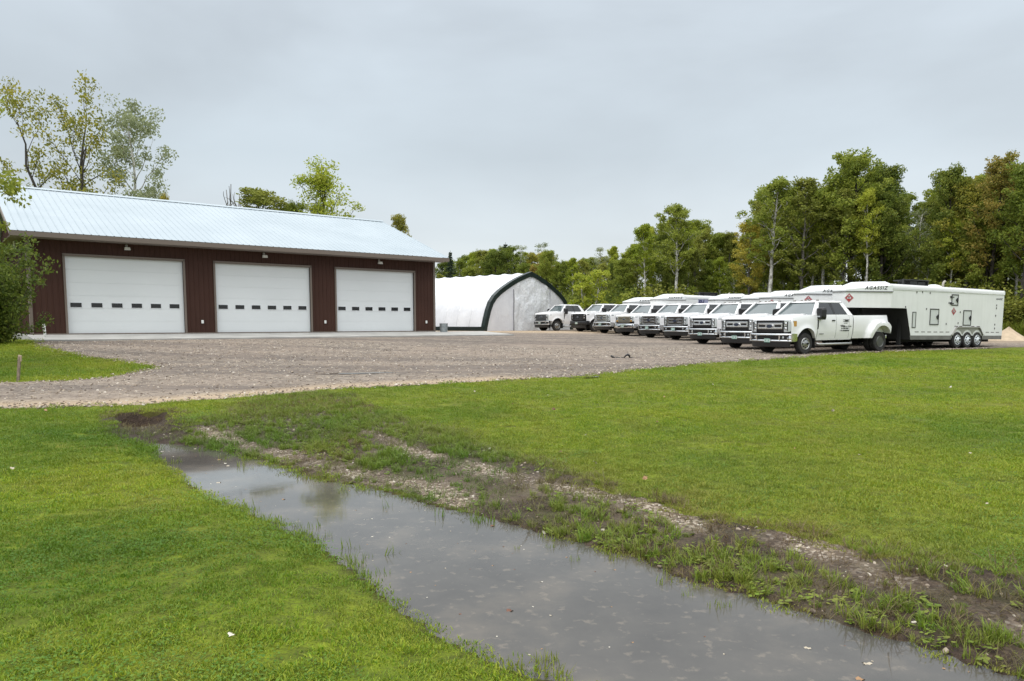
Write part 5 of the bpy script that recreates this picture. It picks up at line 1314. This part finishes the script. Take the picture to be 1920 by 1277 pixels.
for (y0, y1, dens, s0) in ((2.6, 6, 125, .8), (6, 9, 105, .9), (9, 13, 80, 1.0), (13, 19, 34, 1.2), (19, 32, 15, 1.5)):
    x, y = pick(int(dens * (y1 - y0) * 2 * (.76 * y1 + 2)), -(.76 * y1 + 2), .76 * y1 + 2, y0, y1)
    d_, g_, wt, hole = lawn_mask(x, y)
    k = (d_ < .05 + .12 * rng.random(len(x))) & (g_ < .03) & (wt < -.03) & (hole > 1)
    x, y = x[k], y[k]; z = terrain(x, y); pts.append(np.stack([x, y, z], -1)); sc_.append(s0 * rng.uniform(.7, 1.3, len(x)) * (1 + .25 * (fnoise(x, y, 2.2, 3))))
    near_dirt = np.exp(-np.clip(-d_[k], 0, None) / .7) * (x > -1)
    ti.append(np.clip(.55 * near_dirt * (rng.random(len(x)) + .3) + .35 * (fnoise(x, y, 3.5, 3) + .1) + rng.uniform(0, .2, len(x)), 0, .8))
print('tufts', sum(map(len, pts)))
scatter('lawn_grass', np.concatenate(pts), np.concatenate(sc_), GRASS, np.concatenate(ti))
# clover patches on the near lawn
CLOV = [tuft('clover_%d' % k, 60 + k, 40, .20, .038, .016, M_clov, .5, True) for k in range(3)]
x, y = pick(30000, -9, 13, 2.6, 12.5); d_, g_, wt, hole = lawn_mask(x, y)
cl = fnoise(x + 7, y, 1.5, 3) + .5 * fnoise(x, y, .4, 2) + rng.normal(0, .10, len(x)); k = (cl > .10) & (d_ < 0) & (wt < -.06) & (hole > 1) & (g_ < -.1) & (rng.random(len(x)) < np.where(x < 1, .8, .12))
x, y = x[k], y[k]; scatter('clover', np.stack([x, y, terrain(x, y)], -1), rng.uniform(.5, 1.0, len(x)), CLOV)
# weeds on the dirt track
WEED = [tuft('weed_%d' % k, 70 + k, 34, .07, .12, .009, M_weed, 1.0) for k in range(4)] + [tuft('broad_weed_%d' % k, 80 + k, 11, .07, .05, .036, M_weed, 1.2, True) for k in range(3)]
x, y = pick(150000, -8, 15, 3.0, 16.5); d_, g_, wt, hole = lawn_mask(x, y)
nn_ = fnoise(x, y, .8, 4); st_ = np.minimum(dist_line(x, y, ST_A), dist_line(x, y, ST_B))
k = (d_ > 0) & (wt < -.02) & (hole > .95) & (g_ < 0) & (rng.random(len(x)) < np.clip(.50 + 2.0 * nn_ + .35 * sm(y, 8, 12), .04, 1) * sm(st_, .02, .30) * np.where(y < 7.5, .62, .8))
x, y = x[k], y[k]; print('weeds', len(x)); scatter('weeds', np.stack([x, y, terrain(x, y) + .008], -1), rng.uniform(.2, .85, len(x)) ** 1.2, WEED, np.clip(rng.normal(.2, .2, len(x)), 0, .8))
DRY = [tuft('dry_stem_%d' % k, 90 + k, 22, .09, .07, .005, M_dry, 1.6) for k in range(3)]
x, y = pick(30000, -8, 15, 3.0, 16.0); d_, g_, wt, hole = lawn_mask(x, y); k = ((d_ > -.15) | (hole < 1.25)) & (wt < -.0) & (g_ < 0) & (rng.random(len(x)) < .55)
x, y = x[k], y[k]; scatter('dry_stems', np.stack([x, y, terrain(x, y) + .008], -1), rng.uniform(.5, 1.2, len(x)), DRY)
# reeds and grass standing in the shallow edge of the puddle
REED = [tuft('reed_%d' % k, 95 + k, 9, .06, .10, .007, M_weed, .5) for k in range(3)]
x, y = pick(60000, -7, 9, 2.6, 11.6); wt = sdf(x, y, WPOLY); dl, dr = dist_line(x, y, LB), dist_line(x, y, RB)
k = (wt > -.05) & (wt < .45) & (rng.random(len(x)) < np.where(dl < dr, .55 * np.exp(-np.maximum(wt, 0) / .06), .20 * np.exp(-np.maximum(wt, 0) / .14)) * (fnoise(x, y, .5, 3) > -.02))
x, y = x[k], y[k]; scatter('reed_grass', np.stack([x, y, np.full(len(x), WATER_Z - .01)], -1), rng.uniform(.45, 1.1, len(x)), REED, rng.uniform(0, .4, len(x)))
# loose stones
STN = [stone_mesh('stone_%d' % k, 100 + k) for k in range(5)]
x, y = pick(100000, -9, 15, 3.0, 16.8); d_, g_, wt, hole = lawn_mask(x, y); sa_, sb_ = dist_line(x, y, ST_A), dist_line(x, y, ST_B)
k = (d_ > .05) & (wt < 0) & (rng.random(len(x)) < np.maximum(np.exp(-(sa_ / .15) ** 2), .7 * np.exp(-(sb_ / .22) ** 2)) * np.clip(.34 + 2.2 * fnoise(x, y, .6, 3), .03, 1) + .06)
x, y = x[k], y[k]; print('stones', len(x)); scatter('loose_stones', np.stack([x, y, terrain(x, y) + .012], -1), .007 + .016 * rng.random(len(x)) ** 2.4, STN, tilt=.5)
x, y = pick(90000, -22, 22, 12, 34); g_ = sdf(x, y, GRAV); k = (g_ > -.25) & (rng.random(len(x)) < .22 + .78 * np.exp(-((g_ - .1) / .45) ** 2))
x, y = x[k], y[k]; print('gravel', len(x)); scatter('gravel_stones', np.stack([x, y, terrain(x, y) + .02], -1), .012 + .022 * rng.random(len(x)) ** 2, STN, tilt=.5)
# fallen leaves on the lawn and on the water
def leaf_litter(name, seed, m):
    rg = np.random.default_rng(seed); ang = np.linspace(0, 2 * PI, 13)[:-1]; rr = 1 + .45 * np.cos(3 * ang + seed) * np.sign(np.cos(2 * ang)) + rg.normal(size=12) * .12
    me = bpy.data.meshes.new(name); me.from_pydata([(r_ * math.cos(a), .75 * r_ * math.sin(a), .22 * math.sin(2 * a + seed)) for r_, a in zip(rr, ang)] + [(0, 0, .1)], [], [(i, (i + 1) % 12, 12) for i in range(12)]); me.materials.append(m); return me
LL = [leaf_litter('fallen_leaf_%d' % k, 3 + k, m_) for k, m_ in enumerate((mat('leaf_pale_dry', (.42, .36, .27), .6), mat('leaf_tan', (.30, .17, .08), .6), mat('leaf_brown', (.13, .05, .025), .6), mat('leaf_cream', (.52, .48, .40), .6)))]
x, y = pick(420, -12, 18, 3.0, 22); d_, g_, wt, hole = lawn_mask(x, y); k = (wt < -.05) & (g_ < 0); k &= rng.random(len(x)) < .30
x, y = x[k], y[k]; scatter('fallen_leaves', np.stack([x, y, terrain(x, y) + .055 - .03 * (sdf(x, y, DIRT) > 0)], -1), rng.uniform(.013, .032, len(x)), LL, tilt=.45)
x, y = pick(900, -6, 8, 2.7, 11); wt = sdf(x, y, WPOLY); k = wt > .08; x, y = x[k], y[k]
scatter('floating_leaves', np.stack([x, y, np.full(len(x), WATER_Z + .001)], -1), np.where(rng.random(len(x)) < .12, rng.uniform(.016, .03, len(x)), rng.uniform(.004, .010, len(x))), LL, tilt=.04)
# tall grass at the foot of the wood
TALL = [tuft('tall_grass_%d' % k, 120 + k, 60, .35, .75, .03, M_weed, .6) for k in range(3)]
P_ = []
for px in rng.uniform(1050, 2080, 2600):
    Y = YF(px) - 5 + rng.uniform(-2.0, 3); P_.append((xpix(px, 600, Y), Y))
P_ = np.array(P_); k = sdf(P_[:, 0], P_[:, 1], GRAV) < -.3; P_ = P_[k]
scatter('tall_grass', np.stack([P_[:, 0], P_[:, 1], terrain(P_[:, 0], P_[:, 1])], -1), rng.uniform(.7, 1.5, len(P_)), TALL, rng.uniform(0, .4, len(P_)))
# left verge grass between the gravel arms
x, y = pick(5000, -24, -9, 15, 31); g_ = sdf(x, y, GRAV); k = (g_ < .0)
x, y = x[k], y[k]; scatter('verge_grass', np.stack([x, y, terrain(x, y)], -1), rng.uniform(1.0, 2.2, len(x)), GRASS, rng.uniform(0, .3, len(x)))

# ------------------------------------------------------------------ small things
p_ = ground(33, 716); q = empty('survey_stake', tuple(p_), 0, label='weathered wooden stake leaning in the grass at the left edge', cat='stake')
MB().hexa([(-.03, -.02, -.1), (.03, -.02, -.1), (.03, .02, -.1), (-.03, .02, -.1)], [(.04, .0, .62), (.10, .0, .62), (.10, .04, .62), (.04, .04, .62)]).build('stake_shaft', mat('weathered_wood', (.28, .22, .16), .8, noise=(14, .5)), q)
MB().hexa([(.045, .002, .50), (.104, .002, .50), (.104, .045, .50), (.045, .045, .50)], [(.05, .0, .66), (.115, .0, .64), (.115, .046, .64), (.05, .046, .66)]).build('splintered_tip', mat('fresh_wood', (.40, .31, .22), .8), q)
px_, py_ = xpix(1890, 640, 43), 43.0
rows = []
for i in range(13):
    f = i / 12; rows.append([((1.5 * f * (1 + .12 * math.sin(3 * a))) * math.cos(a), (1.3 * f) * math.sin(a), .78 * (1 - f) ** 1.25 * (1 + .1 * math.sin(2 * a + 1)) - .05) for a in np.linspace(0, 2 * PI, 33)])
o = MB().grid(rows).build('sand_pile', mat('pale_sand', (.46, .36, .25), .9, noise=(4, .2)), smooth=True); o.location = (px_, py_, tz(px_, py_)); tag(o, 'small pile of pale sand beside the rear end of the nearest trailer', 'sand pile')
p_ = ground(1164, 672)
o = MB().tube([(-.36, 0, .10), (-.30, 0, .05), (-.22, .05, .02), (-.05, .1, .02), (.12, .05, .02), (.18, 0, .10), (.25, 0, .14), (.31, 0, .10), (.33, .05, .03), (.55, .3, .02), (.85, .35, .02)], [.035, .04, .04, .03, .025, .03, .045, .04, .03, .015, .012], 8).build('rubber_hose', M_blk, smooth=True)
o.location = tuple(p_); tag(o, 'short twisted piece of black rubber hose lying on the gravel', 'hose')
for (a, b_, w_), lab in (((640, 702, 140), ''), ((1110, 709, 60), '')):
    c_ = ground(a + w_ / 2 - 70 + 30, b_); ring = []
    for an in np.linspace(0, 2 * PI, 40)[:-1]:
        r_ = 1 + .18 * math.sin(3 * an + a) + .1 * math.sin(7 * an); ring.append((w_ / 2 / F * c_[1] * r_ * math.cos(an) + .25 * math.sin(an), .14 * r_ * math.sin(an), .0))
    o = MB().poly(ring).build('rain_puddle', m_wat); o.location = (c_[0], c_[1], tz(c_[0], c_[1]) + .034); o.rotation_euler = (0, 0, R(14)); o['kind'] = 'structure'
